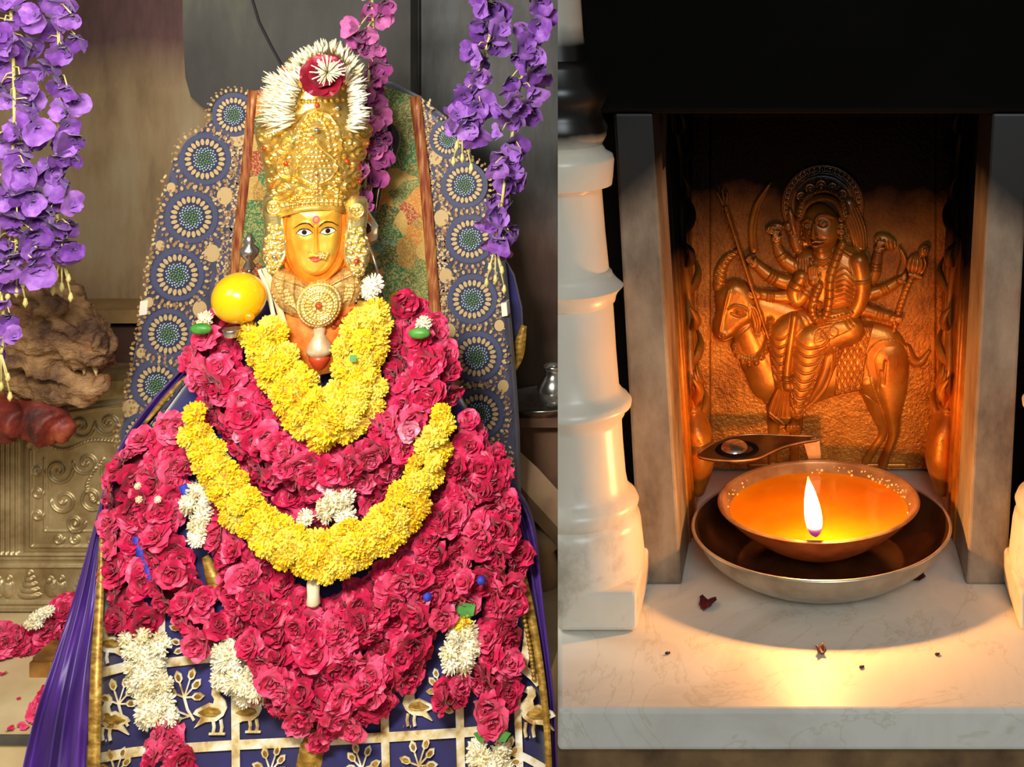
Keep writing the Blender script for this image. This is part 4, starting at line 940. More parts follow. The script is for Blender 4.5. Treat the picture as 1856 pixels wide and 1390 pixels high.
for pts, w in (([(180, 1220), (240, 1206), (310, 1200), (385, 1192), (480, 1186)], 17), ([(172, 1375), (250, 1362), (330, 1356), (430, 1350), (560, 1344), (700, 1336), (830, 1328), (880, 1324)], 18),
               ([(292, 1090), (292, 1150), (296, 1240), (302, 1380), (304, 1470)], 15), ([(426, 1130), (426, 1240), (427, 1340), (428, 1480)], 15), ([(562, 1200), (564, 1340), (566, 1480)], 15), ([(697, 1260), (698, 1340), (702, 1480)], 15), ([(832, 1240), (834, 1330), (838, 1480)], 15),
               ([(958, 1140), (952, 1190), (946, 1218)], 15), ([(946, 1210), (966, 1226), (978, 1240)], 15), ([(936, 1240), (940, 1330), (945, 1480)], 13), ([(900, 1352), (950, 1372), (1000, 1400)], 14)):
    mk('foil_band', ribbon(pts, w, Yd, .005, .003), MT['foil'], dress, False)
BODY = [(18, -40), (12, -48), (4, -49), (-2, -42), (-3, -33), (2, -25), (0, -15), (-8, -17), (-32, -5), (-37, 2), (-22, 9), (-35, 28), (-14, 17), (6, 15), (19, 5), (25, -8), (22, -21), (13, -31), (11, -37)]
def bird(cx, cy, sx, s=1):
    parts = [emblem([(cx + sx * x * s, cy + y * s) for x, y in BODY], Yd, .006, .003)]
    for lx in (0, 14):
        q = [(cx + sx * lx * s, cy + 12 * s), (cx + sx * (lx + 2) * s, cy + 26 * s), (cx + sx * lx * s, cy + 38 * s)]
        parts.append(tube([P(x, y, Yd(x, y) - .005) for x, y in q], .003, 6)); parts.append(tube([P(q[2][0] - 7, q[2][1], Yd(*q[2]) - .005), P(q[2][0] + 8 * sx, q[2][1], Yd(*q[2]) - .005)], .0022, 6))
    eb = mk('embroidered_bird', join(*parts), MT['foil'], dress, False)
    w = [(cx + sx * x * s, cy + y * s) for x, y in ((-28, 0), (-8, -10), (10, -6), (14, 0), (2, 6), (-14, 6))]; mk('wing_patch', emblem(w, Yd, .008, .003), MT['braid'], eb, False)
LV = [(-29, -77), (-5, -83), (3, -65), (5, -43), (-43, -52), (-39, -20), (-33, 0)]
def sprig(bx, by, sx, s=1):
    parts = []; j = (bx - sx * 18 * s, by - 42 * s)
    parts.append(tube([P(x, y, Yd(x, y) - .005) for x, y in ((bx, by), (bx - sx * 12 * s, by - 20 * s), j)], .0024, 6)); inner = []
    for x, y in LV:
        c = (bx + sx * x * s, by + y * s); o0 = j if y < -30 else (bx - sx * 8 * s, by - 8 * s); a = math.atan2(c[1] - o0[1], c[0] - o0[0])
        parts.append(tube([P(*o0, Yd(*o0) - .004), P(*c, Yd(*c) - .004)], .0016, 5))
        sh = [(13, 0), (5, 6.5), (-5, 6), (-11, 0), (-5, -6), (5, -6.5)]; f = lambda m: [(c[0] + m * s * (p * math.cos(a) - q * math.sin(a)), c[1] + m * s * (p * math.sin(a) + q * math.cos(a))) for p, q in sh]
        parts.append(emblem(f(1), Yd, .006, .003)); inner.append(emblem(f(.55), Yd, .0075, .003))
    es = mk('embroidered_sprig', join(*parts), MT['foil'], dress, False); mk('leaf_centres', join(*inner), MT['braid'], es, False)
bird(386, 1292, 1); sprig(352, 1306, 1); bird(200, 1306, -1, .95); sprig(232, 1316, 1, .95); bird(452, 1292, 1, .9); bird(752, 1282, -1, .9); sprig(786, 1288, -1, .8)
bird(968, 1296, -1, 1.05); sprig(930, 1420, 1, .9); sprig(226, 1440, 1, .9); sprig(506, 1436, 1, .9); sprig(640, 1432, -1, .9); sprig(776, 1428, 1, .95); bird(195, 1168, -1, .9); sprig(350, 1180, 1, .8); sprig(880, 1300, -1, .6)
veil = thing('purple_veil', 'purple veil with gold braid falling along both sides of the idol', 'veil', (P(100, 1390, 2.3).x, 2.3, ZF))
wv = lambda t, s: .010 * math.sin(t * 13 + s * 4) + .004 * math.sin(t * 31 - s * 5)
mk('veil_fall', ribbon([(338, 668), (272, 748), (214, 838), (182, 950), (158, 1080), (132, 1200), (112, 1300), (98, 1400), (90, 1490)], [14, 24, 22, 22, 46, 70, 96, 116, 128], lambda x, y: Ys(200, y) - .012 - .05 * max(0, min(1, (y - 1000) / 250)), 0, .003, 6, 20, wv), MT['veil'], veil)
mk('veil_fall', ribbon([(826, 742), (872, 820), (922, 890), (952, 950), (972, 1060), (988, 1180), (1000, 1290), (1006, 1480)], [8, 22, 34, 34, 20, 14, 12, 14], lambda x, y: Ys(900, y) + .02, 0, .003, 6, 8, wv), MT['veil'], veil)
mk('gold_braid', ribbon([(336, 682), (300, 722), (262, 768)], [5, 9, 6], lambda x, y: Ys(200, y) - .024, 0, .003), MT['braid'], veil)
mk('gold_braid', ribbon([(184, 950), (182, 1050), (177, 1150), (173, 1250), (170, 1390), (168, 1490)], [6, 13, 18, 22, 23, 23], lambda x, y: Ys(190, y) - .030 - .045 * max(0, min(1, (y - 1000) / 250)), 0, .004), MT['braid'], veil)
rb = mk('gold_braid', ribbon([(884, 870), (908, 930), (938, 1020), (962, 1120), (980, 1220), (992, 1330), (998, 1490)], [14, 20, 20, 18, 14, 12, 12], lambda x, y: Ys(930, y) - .004, 0, .004), MT['braid'], veil)
q = cr([(896, 905), (920, 985), (946, 1070), (966, 1160), (976, 1230)], 10); mk('bead_edging', join(*[ball(P(x - 8, y, Ys(930, y) - .010), .0042, 7, 5) for x, y in q]), MT['braid'], rb)

# ================================================================== IDOL: head, crown, jewellery
YAW = math.atan2(863, F); XS = math.cos(YAW)
RZ = Matrix.Rotation(YAW, 3, 'Z')
YH = 2.44; kH = YH / F
idol = thing('goddess_idol', 'gold-faced goddess idol in a tall embossed gold crown', 'idol', P(575, 620, YH))
HC = P(573, 432, YH)
def facing(center, k=kH):                      # relief map on a plane turned to face the worshipper
    R = np.array(RZ)
    return lambda x, y, h: np.column_stack([x * k * XS, -h * k, -y * k]) @ R.T + np.array(center)
def patch(r, pts, lift, mt, nm, parent, cen, n=7, label=None):     # thin enamel laid on the carved surface
    p = cr(pts, n, True); c = p.mean(0); V, Fc = [], []; rings = 4; N = len(p); fn = facing(cen)
    A = [(c[0], c[1])] + [tuple(c + (q - c) * k / rings) for k in range(1, rings + 1) for q in p]
    A = np.array(A); h = np.array([r.at(x, y) for x, y in A]) + lift; V = fn(A[:, 0], A[:, 1], h)
    for i in range(N): Fc.append((0, 1 + i, 1 + (i + 1) % N))
    for k in range(rings - 1):
        for i in range(N): a = 1 + k * N; Fc.append((a + i, a + N + i, a + N + (i + 1) % N, a + (i + 1) % N))
    return mk(nm, (V, Fc), mt, parent, label=label)
def stroke(r, pts, rad, lift, mt, nm, parent, cen):
    q = cr(pts, 6); h = np.array([r.at(x, y) for x, y in q]) + lift; V = facing(cen)(q[:, 0], q[:, 1], h)
    w = np.interp(np.linspace(0, 1, len(q)), np.linspace(0, 1, len(rad)), rad) * kH; return mk(nm, tube([Vector(v) for v in V], list(w), 8), mt, parent)
# veil-like gilt hood
r = Relief(-84, -84, 84, 104, 1.2)
r.poly([(-58, -74), (-68, -30), (-66, 10), (-60, 44), (-40, 66), (-14, 84), (0, 92), (14, 84), (40, 66), (60, 44), (66, 10), (68, -30), (58, -74)], 26, 0, 20, 0)
for s_ in (-1, 1): r.line([(s_ * 54, -60), (s_ * 56, 0), (s_ * 44, 44), (s_ * 16, 74), (0, 84)], 2.5, 5); r.line([(s_ * 60, 20), (s_ * 46, 54), (s_ * 24, 74)], 2, -4)
V, Q = r.mesh(facing(HC)); mk_fast('hood', V, Q, MT['hood'], idol, 'saffron-gilt hood framing the face')
hood_r = r
# face
r = Relief(-56, -80, 56, 74, .7)
r.poly([(-43, -74), (-47, -40), (-47, -12), (-43, 14), (-34, 38), (-19, 56), (0, 62), (19, 56), (34, 38), (43, 14), (47, -12), (47, -40), (43, -74)], 30, 20, 38, 0)
r.bump(0, -52, 26, 20, 4); r.bump(0, 52, 10, 8, 4); r.bump(-24, 14, 13, 14, 3.5); r.bump(24, 14, 13, 14, 3.5)
for s_ in (-1, 1): r.bump(s_ * 21, -20, 12, 7, -3.5); r.line([(s_ * 8, -34), (s_ * 20, -39), (s_ * 36, -31)], 4, 2)
r.tube([(0, -30), (0, -12), (0, 4), (0, 12)], [4, 4.4, 6, 8], h=13, base=44, out=0); r.ell(-7, 12, 5, 4, 5, 46, out=0); r.ell(7, 12, 5, 4, 5, 46, out=0)
r.line([(-12, 16), (0, 19), (12, 16)], 1.6, -2.5); r.line([(-13, 25), (0, 26.5), (13, 25)], 1.3, -3)
r.tube([(-13, 24), (-4, 21.5), (0, 23), (4, 21.5), (13, 24)], [1, 3, 3, 3, 1], h=3, base=46, out=0); r.tube([(-10, 28), (0, 31), (10, 28)], [1, 3.6, 1], h=3, base=46, out=0)
V, Q = r.mesh(facing(HC)); face = mk_fast('face', V, Q, MT['face'], idol, 'polished gold face mask')
for s_ in (-1, 1):
    e = (s_ * 21, -21)
    patch(r, [(e[0] - 13, e[1] + 1), (e[0] - 5, e[1] - 5), (e[0] + 5, e[1] - 5), (e[0] + 13, e[1] + 1), (e[0] + 4, e[1] + 5), (e[0] - 5, e[1] + 5)], .8, MT['eye_white'], 'eye', face, HC)
    patch(r, [(e[0] + 4.6 * math.cos(t), e[1] - .5 + 4.6 * math.sin(t)) for t in np.linspace(0, 2 * math.pi, 8, endpoint=False)], 1.5, MT['black'], 'pupil', face, HC, 2)
    stroke(r, [(e[0] - 15, e[1] + 2), (e[0] - 6, e[1] - 6), (e[0] + 6, e[1] - 6), (e[0] + 15, e[1] + 1)], [.5, 1.1, 1.1, .5], 1.2, MT['black'], 'eyelid_line', face, HC)
    stroke(r, [(e[0] - 13, e[1] + 2), (e[0], e[1] + 6), (e[0] + 13, e[1] + 2)], [.3, .8, .3], 1.1, MT['black'], 'eyelid_line', face, HC)
    stroke(r, [(s_ * 5, -30), (s_ * 14, -38), (s_ * 27, -37), (s_ * 40, -28)], [.7, 1.3, 1.2, .5], .6, MT['black'], 'eyebrow', face, HC)
patch(r, [(-13, 24.5), (-4, 21), (0, 22.4), (4, 21), (13, 24.5), (6, 31), (0, 33), (-6, 31)], .7, MT['lip'], 'lips', face, HC)
patch(r, [(6.5 * math.cos(t), -44 + 7.5 * math.sin(t)) for t in np.linspace(0, 2 * math.pi, 8, endpoint=False)], .7, MT['rose_pink'], 'forehead_mark', face, HC, 2)
patch(r, [(3.5 * math.cos(t), -44 + 4 * math.sin(t)) for t in np.linspace(0, 2 * math.pi, 8, endpoint=False)], 1.4, MT['face'], 'forehead_mark', face, HC, 2)
fn = facing(HC)
def fp_(x, y, h): return Vector(fn(np.array([x]), np.array([y]), np.array([h]))[0])
mk('nose_ornament', join(*[ball(fp_(10 + 4.5 * math.cos(a), 20 + 4.5 * math.sin(a), 56), .0030, 8, 6) for a in np.linspace(0, 2 * math.pi, 6, endpoint=False)], ball(fp_(10, 20, 57), .0032, 8, 6), *[ball(fp_(17 + i * 2, 26 - i * 4, 55), .003, 8, 6) for i in range(3)]), MT['pale_gold'], idol)
# ears with ornaments
for s_ in (-1, 1):
    er = Relief(-34, -70, 34, 62, 1)
    er.poly([(-14, -58), (6, -62), (16, -50), (14, -30), (18, -6), (20, 24), (14, 46), (-2, 54), (-16, 44), (-20, 20), (-14, -4), (-18, -36)], 14, 2, 12)
    er.ring(-1, -44, 10, 2.4, 5); er.ell(-1, -44, 5, 5, 5, 16); er.line([(12, -50), (14, -10), (18, 24), (8, 48)], 2.4, 4)
    for x, y in ((-8, -12), (4, -10), (-12, 4), (0, 4), (10, 6), (-14, 20), (-4, 18), (8, 20), (-10, 34), (2, 34)): er.ell(x, y, 5.6, 5.6, 6, 14)
    for t in range(8): er.ell(-2 + 8 * math.cos(t * .785), 46 + 8 * math.sin(t * .785), 4, 4, 5, 14)
    er.ell(-2, 46, 4, 4, 4, 19)
    if s_ > 0: er.H = er.H[:, ::-1].copy()
    V, Q = er.mesh(facing(k=kH * 1.18, center=P(498 if s_ < 0 else 646, 424 if s_ < 0 else 430, 2.405))); eo = mk_fast('ear_ornament', V, Q, MT['pale_gold'], idol, 'large scrolled gold ear ornament')
    c = P(498 if s_ < 0 else 646, 466 if s_ < 0 else 474, 2.382); mk('ear_gem', ball(c, .0055, 10, 8), MT['ruby'] if s_ > 0 else MT['steel'], eo)
# crown
RY = [(70, 4), (80, 16), (95, 38), (120, 58), (150, 70), (170, 78), (190, 82), (205, 87), (220, 98), (232, 106), (245, 105), (270, 98), (300, 90), (340, 84), (372, 78), (396, 76)]
cr_r = Relief(-112, 90, 112, 398, 1.0); cr_r.H += .1
g = cr_r
for y, h in ((390, 3), (382, 2), (362, 3), (228, 3)): g.line([(-110, y), (0, y), (110, y)], 2.2, h, False)
for i in range(25): g.ell(-96 + i * 8, 376, 3.2, 8, 4, .5, out=0)
tear = [(5, 252), (-8, 268), (-24, 284), (-28, 304), (-18, 322), (5, 330), (28, 322), (38, 304), (34, 284), (18, 268)]
g.poly(tear, 5, 1, 8, 1.5); g.line(tear + tear[:1], 2.2, 5); [g.dots(np.array(cr([(5, 330 - q), (-22 + q, 306), (5, 262 + q), (32 - q, 306)], 4, True)), 2.6, 3, 18 - q // 2, True) for q in (4, 12, 20)]
for t in np.linspace(0, 2 * math.pi, 8, endpoint=False): g.ell(5 + 9 * math.cos(t), 345 + 9 * math.sin(t), 5, 5, 6, 2, out=.8)
g.ell(5, 345, 4.4, 4.4, 4, 8)
arch = [(5, 200), (-16, 208), (-32, 232), (-36, 262), (-34, 292)]
for s_ in (-1, 1):
    A = [(5 + s_ * (5 - x), y) for x, y in arch]; g.line(A, 2.6, 6); g.dots([(5 + (x - 5) * .8, y + 6) for x, y in A], 3.4, 5); g.dots([(5 + (x - 5) * .55, y + 10) for x, y in A[:4]], 3, 4)
    def S(cx, cy, R, tu, h=6):
        a = np.linspace(0, 2 * math.pi * 1.5, 30); q = R * (1 - a / (2 * math.pi * 1.65)); g.line(np.column_stack([5 + s_ * (cx + tu * q * np.cos(a)), cy + q * np.sin(a)]), 2.2, h, False)
    for cx, cy, R, tu in ((52, 258, 18, 1), (52, 300, 20, -1), (60, 338, 16, 1), (78, 280, 14, -1), (84, 240, 16, 1), (28, 345, 12, -1), (74, 318, 10, 1), (64, 226, 12, -1), (92, 262, 9, 1), (40, 360, 8, 1), (82, 352, 9, -1)): S(cx, cy, R, tu)
    for x, y in ((48, 282), (66, 300), (80, 330), (40, 326), (70, 262), (96, 238)): g.ell(5 + s_ * x, y, 6, 6, 7, 1)
    g.poly([(5 + s_ * x, y) for x, y in ((34, 240), (46, 262), (52, 292), (42, 318), (34, 300))], 4, .5, 5, 1)
rnd = random.Random(2)
for i in range(150):
    x, y = rnd.uniform(-105, 110), rnd.uniform(204, 370)
    if g.at(x, y) < 1.2: g.ell(x, y, rnd.uniform(2.2, 4), rnd.uniform(2.2, 4), 3.5, .5, out=0)
for y in (120, 140, 160, 180): g.dots([(-80, y), (0, y + 4), (84, y)], 4, 5)
th = np.linspace(-math.pi, math.pi, 361)[:-1]; yy = np.arange(100, 397, 1.0)
Rv = np.interp(yy, *zip(*RY)); V = []
H = g.H; R3 = np.array(RZ)
for y, R in zip(yy, Rv):
    xs = R * np.sin(th); front = np.cos(th) > -.15
    j = np.clip((xs + 112) / 1.0, 0, H.shape[1] - 1.01); i = min(max(y - 90, 0), H.shape[0] - 1.01); j0 = j.astype(int); i0 = int(i); u = j - j0; w = i - i0
    hh = (H[i0, j0] * (1 - u) + H[i0, j0 + 1] * u) * (1 - w) + (H[i0 + 1, j0] * (1 - u) + H[i0 + 1, j0 + 1] * u) * w
    hh = np.where(front, hh, 0) * np.clip((np.cos(th) + .15) * 2, 0, 1)
    RR = R + hh; ar = 18 * np.clip((y - 335) / 60, 0, 1) * np.clip(np.cos(th), 0, 1) ** 2
    V.append(np.column_stack([RR * np.sin(th) * kH * XS, -RR * .86 * np.cos(th) * kH, -(y - ar - 372 - 8 * np.clip(np.cos(th), 0, 1)) * kH]))
cc = P(569, 372, YH + .01); V = np.vstack(V) @ R3.T + np.array(cc)
n = len(th); m_ = len(yy); I, J = np.meshgrid(np.arange(m_ - 1), np.arange(n), indexing='ij'); I, J = I.ravel(), J.ravel(); J2 = (J + 1) % n
crown = mk_fast('crown', V, np.column_stack([I * n + J, (I + 1) * n + J, (I + 1) * n + J2, I * n + J2]), MT['gold'], idol, 'tall embossed gold crown')
def on_crown(x, y, out=4):
    R = np.interp(y, *zip(*RY)); t = math.asin(max(-.98, min(.98, x / R))); RR = R + out
    ar = 18 * max(0, min(1, (y - 335) / 60)) * math.cos(t) ** 2
    return Vector(R3 @ np.array([RR * math.sin(t) * kH * XS, -RR * .86 * math.cos(t) * kH, -(y - ar - 372 - 8 * math.cos(t)) * kH])) + cc
for x, y, R, mt in ((5, 345, 4, 'ruby'), (-46, 290, 4.5, 'ruby'), (56, 292, 4.5, 'ruby'), (-82, 262, 4.5, 'ruby'), (92, 262, 4, 'ruby'), (5, 232, 5.5, 'steel'), (-32, 190, 5, 'steel'), (40, 196, 5, 'steel'), (5, 190, 4.5, 'lip'), (5, 312, 3, 'ruby'), (-70, 330, 3.5, 'ruby'), (78, 332, 3.5, 'ruby')):
    mk('crown_gem', ball(on_crown(x, y, 6), R * kH, 10, 8), MT[mt], crown)
# neck, collar, pendants
mk('neck', tube([HC + Vector((0, .01, -.02)), HC + Vector((0, .01, -.07)), P(577, 560, 2.46), P(580, 640, 2.47)], [.036, .036, .075, .10], 20), MT['orange_cloth'], idol)
r = Relief(-92, 40, 92, 172, 1)
NC = P(577, 432, 2.435)
r.poly([(-78, 52), (-58, 50), (-30, 66), (0, 84), (30, 66), (58, 50), (78, 52), (84, 82), (66, 116), (36, 132), (0, 138), (-36, 132), (-66, 114), (-84, 82)], 12, 30, 14)
for x in (-60, -42, 42, 60): r.line([(x, 50), (x * 1.05, 90), (x * .8, 128)], 1.6, 3.5)
r.line([(-76, 54), (-30, 72), (0, 90), (30, 72), (76, 54)], 2, 5)
for q in range(4): r.dots([(-78 + q * 8, 64 + q * 6), (-56 + q * 6, 100 + q * 4), (-24 + q * 4, 126 - q * 2)], 2.6, 3); r.dots([(78 - q * 8, 64 + q * 6), (56 - q * 6, 100 + q * 4), (24 - q * 4, 126 - q * 2)], 2.6, 3)
r.dots([(-84, 84), (-66, 118), (-36, 134), (0, 140), (36, 134), (66, 118), (84, 84)], 3.2, 5)
V, Q = r.mesh(facing(NC)); mk_fast('collar', V, Q, MT['collar_gold'], idol, 'broad beaded gold collar')
r = Relief(-46, -46, 46, 46, .8); r.ell(0, 0, 36, 36, 5, 1, power=.15)
for q, h in ((33, 3), (25, 4), (13, 4)): r.ring(0, 0, q, 1.8, h)
for q, n_ in ((38, 40), (29, 32), (19, 20), (8, 8)):
    a = np.linspace(0, 2 * math.pi, n_, endpoint=False); r.dots(np.column_stack([q * np.cos(a), q * np.sin(a)]), 2.6, 4, n_, True)
PC = P(578, 552, 2.375); V, Q = r.mesh(facing(PC)); pd = mk_fast('pendant_disc', V, Q, MT['pale_gold'], idol, 'round filigree gold pendant')
mk('pendant_gem', ball(PC + Vector((.004, -.012, 0)), .006, 10, 8), MT['ruby'], pd)
mk('blouse', plate([(518, 556), (655, 556), (652, 600), (630, 622), (545, 622), (520, 604)], 2.41, 2.43), MT['orange_cloth'], idol, False)
for x, y in ((532, 590), (542, 586), (612, 584), (622, 578), (632, 574), (640, 566), (556, 592), (604, 592)): mk('gem_bead', ball(P(x, y, 2.405), .007, 8, 6), MT['ruby'], idol)
sv = P(579, 584, 2.385)
mk('silver_vase_pendant', lathe([(.006, 0), (.009, -.004), (.011, -.014), (.009, -.022), (.018, -.036), (.024, -.048), (.022, -.056), (.010, -.064), (.004, -.07)], sv, 20), MT['shell'], idol)
mk('red_tassel', lathe([(.018, -.058), (.019, -.066), (.012, -.080), (.006, -.088), (.002, -.09)], sv, 16), MT['lip'], idol)
mk('silver_drop', lathe([(.003, -.088), (.003, -.105), (.008, -.118), (.007, -.128), (.001, -.134)], sv, 14), MT['steel'], idol)
# small regalia
o = thing('yellow_ball', 'glossy yellow ball resting on the rose garland at the left shoulder', 'ball', P(433, 590, 2.36))
mk('ball', ball(P(433, 540, 2.36), 47 * 2.36 / F, 40, 28, 1, 1, .97), MT['ball'], o); mk('orange_spot', ball(P(451, 574, 2.332), .0105, 16, 10, 1, .7, .8), MT['ball_spot'], o)
mk('silver_cup', lathe([(.012, 0), (.013, .002), (.016, .012), (.015, .014), (.011, .004), (0, .003)], P(420, 610, 2.335), 20, False), MT['steel'], o)
spt = thing('silver_spear', 'silver leaf-bladed spear standing to the right of the gold face', 'spear', P(700, 560, 2.44))
mk('blade', emblem([(663, 378), (672, 392), (684, 410), (682, 434), (670, 440), (660, 436), (650, 424), (648, 404), (656, 396)], const(2.43), 0, .006), MT['steel'], spt, False)
mk('dark_inlay', emblem([(666, 402), (672, 410), (672, 420), (666, 424), (661, 418), (661, 408)], const(2.428), 0, .003), MT['black'], spt, False)
mk('shaft', tube([P(668, 438, 2.436), P(684, 490, 2.44), P(700, 560, 2.44)], .0024, 8), MT['steel'], spt)
fi = thing('silver_finial', 'small silver finial beside the left ear ornament', 'finial', P(452, 490, 2.47))
mk('stem', lathe([(.006, -.03), (.012, -.022), (.006, -.012), (.016, 0), (.018, .01), (.008, .02), (.011, .026), (.002, .042)], P(452, 462, 2.47), 16), MT['steel'], fi)
mk('foot', lathe([(.004, -.03), (.014, -.05), (.018, -.056)], P(452, 462, 2.47), 16), MT['steel'], fi)
bq = [P(700, 222, 2.58), P(711, 244, 2.57), P(707, 275, 2.56), P(694, 305, 2.56), P(684, 340, 2.56), P(678, 380, 2.56)]
br = thing('black_braid', 'black cord braid with gold threads curling behind the crown', 'braid', bq[-1])
bo_ = mk('braid', tube(cr([tuple(p) for p in bq], 6), list(np.interp(np.linspace(0, 1, 31), [0, .25, 1], [.008, .016, .009])), 12), MT['black'], br)
for d in (-.007, .007): mk('gold_thread', tube([p + Vector((d, -.0125, 0)) for p in [Vector(a) for a in cr([tuple(p) for p in bq[1:]], 6)]], .0009, 5), MT['zari'], bo_)
for nm, pts, w in (('neck_ribbon', [(478, 486), (494, 520), (508, 566), (522, 612)], 12), ('neck_ribbon', [(470, 488), (486, 530), (498, 580), (512, 614)], 8)):
    o = mk(nm, ribbon(pts, w, const(2.392), 0, .003), MT['white_fl']); tag(o, 'wide white ribbon hanging at the left of the gold collar' if w > 10 else 'narrow white ribbon outside the wide one left of the collar', 'ribbon')

# ================================================================== FLOWERS
def petal(a, r0, L, W, tilt, z0, cup, ph, nu=3, nv=3, curl=.25, ruf=.06):
    V, Fc = [], []; ca, sa = math.cos(a), math.sin(a); rad, z = r0, z0
    for j in range(nv + 1):
        v = j / nv; th = tilt * (.55 + .6 * v) + curl * v * v
        if j: rad += L / nv * math.sin(th); z += L / nv * math.cos(th)
        w = W * math.sin(math.pi * (.14 + .74 * v)) ** .8
        for i in range(nu + 1):
            u = 2 * i / nu - 1; rr = rad - cup * u * u * W * math.cos(th); zz = z + cup * u * u * W * math.sin(th) + ruf * math.sin(3.1 * u + ph) * v
            if j == nv: zz -= .05 * u * u; rr -= .04 * u * u
            t = u * w; V.append((ca * rr - sa * t, sa * rr + ca * t, zz))
    for j in range(nv):
        for i in range(nu): q = j * (nu + 1) + i; Fc.append((q, q + 1, q + nu + 2, q + nu + 1))
    return V, Fc
def rose_mesh(seed):
    rnd = random.Random(seed); parts = []
    for n, tilt, L, W, r0, z0, cup in ((4, .2, .5, .28, .06, .0, .6), (5, .5, .66, .40, .10, -.06, .55), (6, .85, .82, .52, .12, -.14, .5), (7, 1.25, .95, .60, .12, -.18, .45)):
        a0 = rnd.uniform(0, 6)
        for k in range(n):
            parts.append(petal(a0 + 2 * math.pi * (k + rnd.uniform(-.16, .16)) / n, r0, L * rnd.uniform(.82, 1.12), W * rnd.uniform(.85, 1.15), tilt + rnd.uniform(-.28, .28), z0, cup * rnd.uniform(.2, 1.2), rnd.uniform(0, 6), 4, 4, rnd.uniform(-.2, .9), rnd.uniform(.08, .22)))
    return mesh_data('rose', *join(*parts), MT['rose'])
def pompon_mesh(name, mt, n, w, seed, r0=.45, lo=-.35, jit=.18, notch=True):
    rnd = random.Random(seed); V, Fc = [], []
    v, f = ball((0, 0, 0), .62, 8, 6); V += v; Fc += f
    for i in range(n):
        z = 1 - (1 - lo) * (i + .5) / n; q = math.sqrt(max(0, 1 - z * z)); a = i * 2.39996
        d = Vector((q * math.cos(a), q * math.sin(a), z)); t = d.cross(Vector((0, 0, 1)) if abs(z) < .95 else Vector((1, 0, 0))).normalized(); b = t.cross(d)
        t = (t * math.cos(s_ := rnd.uniform(-.9, .9)) + b * math.sin(s_)).normalized(); d = (d + Vector([rnd.uniform(-jit, jit) for _ in range(3)])).normalized()
        nb = d.cross(t); R = rnd.uniform(.86, 1.08); k = len(V); ww = w * rnd.uniform(.8, 1.2)
        V += [tuple(d * r0 - t * ww * .5), tuple(d * r0 + t * ww * .5), tuple(d * R * .82 + t * ww + nb * .05), tuple(d * R * .82 - t * ww + nb * .05), tuple(d * R + t * ww * .5 - nb * .04), tuple(d * R - t * ww * .5 - nb * .04)]
        Fc += [(k, k + 1, k + 2, k + 3), (k + 3, k + 2, k + 4, k + 5)]
    return mesh_data(name, V, Fc, mt)
ROSE = [rose_mesh(i) for i in range(5)]
MARI = [pompon_mesh('marigold', MT['marigold'], 150, .105, i) for i in range(4)]
WHITE = [pompon_mesh('white_flower', MT['white_fl'], 90, .085, 20 + i, .4, -.4, .3) for i in range(4)]
KIND = {'rose': (ROSE, 'rose'), 'marigold': (MARI, 'marigold'), 'white': (WHITE, 'white_flower')}
RN = random.Random(77); COUNT = {}
def facing_q(n):
    return Vector(n).normalized().to_track_quat('Z', 'Y') @ Quaternion((0, 0, 1), RN.uniform(0, 6.28))
def strand(parent, path, w, kind, size, off, bulge=.02, Yf=Ys, step=None, lat=None, jit=.2, wild=None):
    step = step or {'rose': .50, 'marigold': .55, 'white': .5}[kind]; lat = lat or {'rose': .56, 'marigold': .6, 'white': .55}[kind]; wild = {'rose': .75, 'marigold': .3, 'white': .5}[kind]
    q = cr(np.column_stack([path, w if hasattr(w, '__len__') else [w] * len(path)]), 10)
    L = np.r_[0, np.cumsum(np.hypot(np.diff(q[:, 0]), np.diff(q[:, 1])))]; s = size * .3; meshes, nm = KIND[kind]; row = 0; pts = []
    while s < L[-1]:
        x, y, ww = (np.interp(s, L, q[:, c]) for c in range(3)); e = 1.0
        dx = np.interp(min(s + 2, L[-1]), L, q[:, 0]) - np.interp(max(s - 2, 0), L, q[:, 0]); dy = np.interp(min(s + 2, L[-1]), L, q[:, 1]) - np.interp(max(s - 2, 0), L, q[:, 1]); d = math.hypot(dx, dy) + 1e-9
        nx, ny = -dy / d, dx / d; m = max(1, int(round((ww - size * .5) / (size * lat))) + (row % 2 if ww > size * 1.6 else 0))
        for k in range(m):
            t = 0 if m == 1 else 2 * k / (m - 1) - 1; h = max(0, ww / 2 - size * .42)
            px = x + nx * t * h + RN.uniform(-jit, jit) * size; py = y + ny * t * h + RN.uniform(-jit, jit) * size
            Y = Yf(px, py) - off - bulge * math.sqrt(max(0, 1 - t * t * .9)) + RN.uniform(-.006, .006)
            n = (nx * t * .8 + RN.uniform(-wild, wild), -1, -ny * t * .8 + .25 + RN.uniform(-wild, wild))
            sc = size * .5 * Y / F * RN.uniform(.85, 1.2) * (1.0 if kind == 'rose' else 1.08)
            link(nm, RN.choice(meshes), parent, P(px, py, Y), facing_q(n), (sc, sc, sc * .8))
            COUNT[nm] = COUNT.get(nm, 0) + 1
        s += size * step; row += 1
def backing(parent, path, w, off, mt=None, Yf=Ys):
    w = [a * .62 for a in (w if hasattr(w, '__len__') else [w] * len(path))]
    mk('garland_core', ribbon(path, w, Yf, off, .008, 5, 3), mt or MT['red_cloth'], parent)
def garland(label, pts, group='flower garlands on the idol'):
    return thing('flower_garland', label, 'garland', P(*pts[0], 2.42), group)
RS = 54
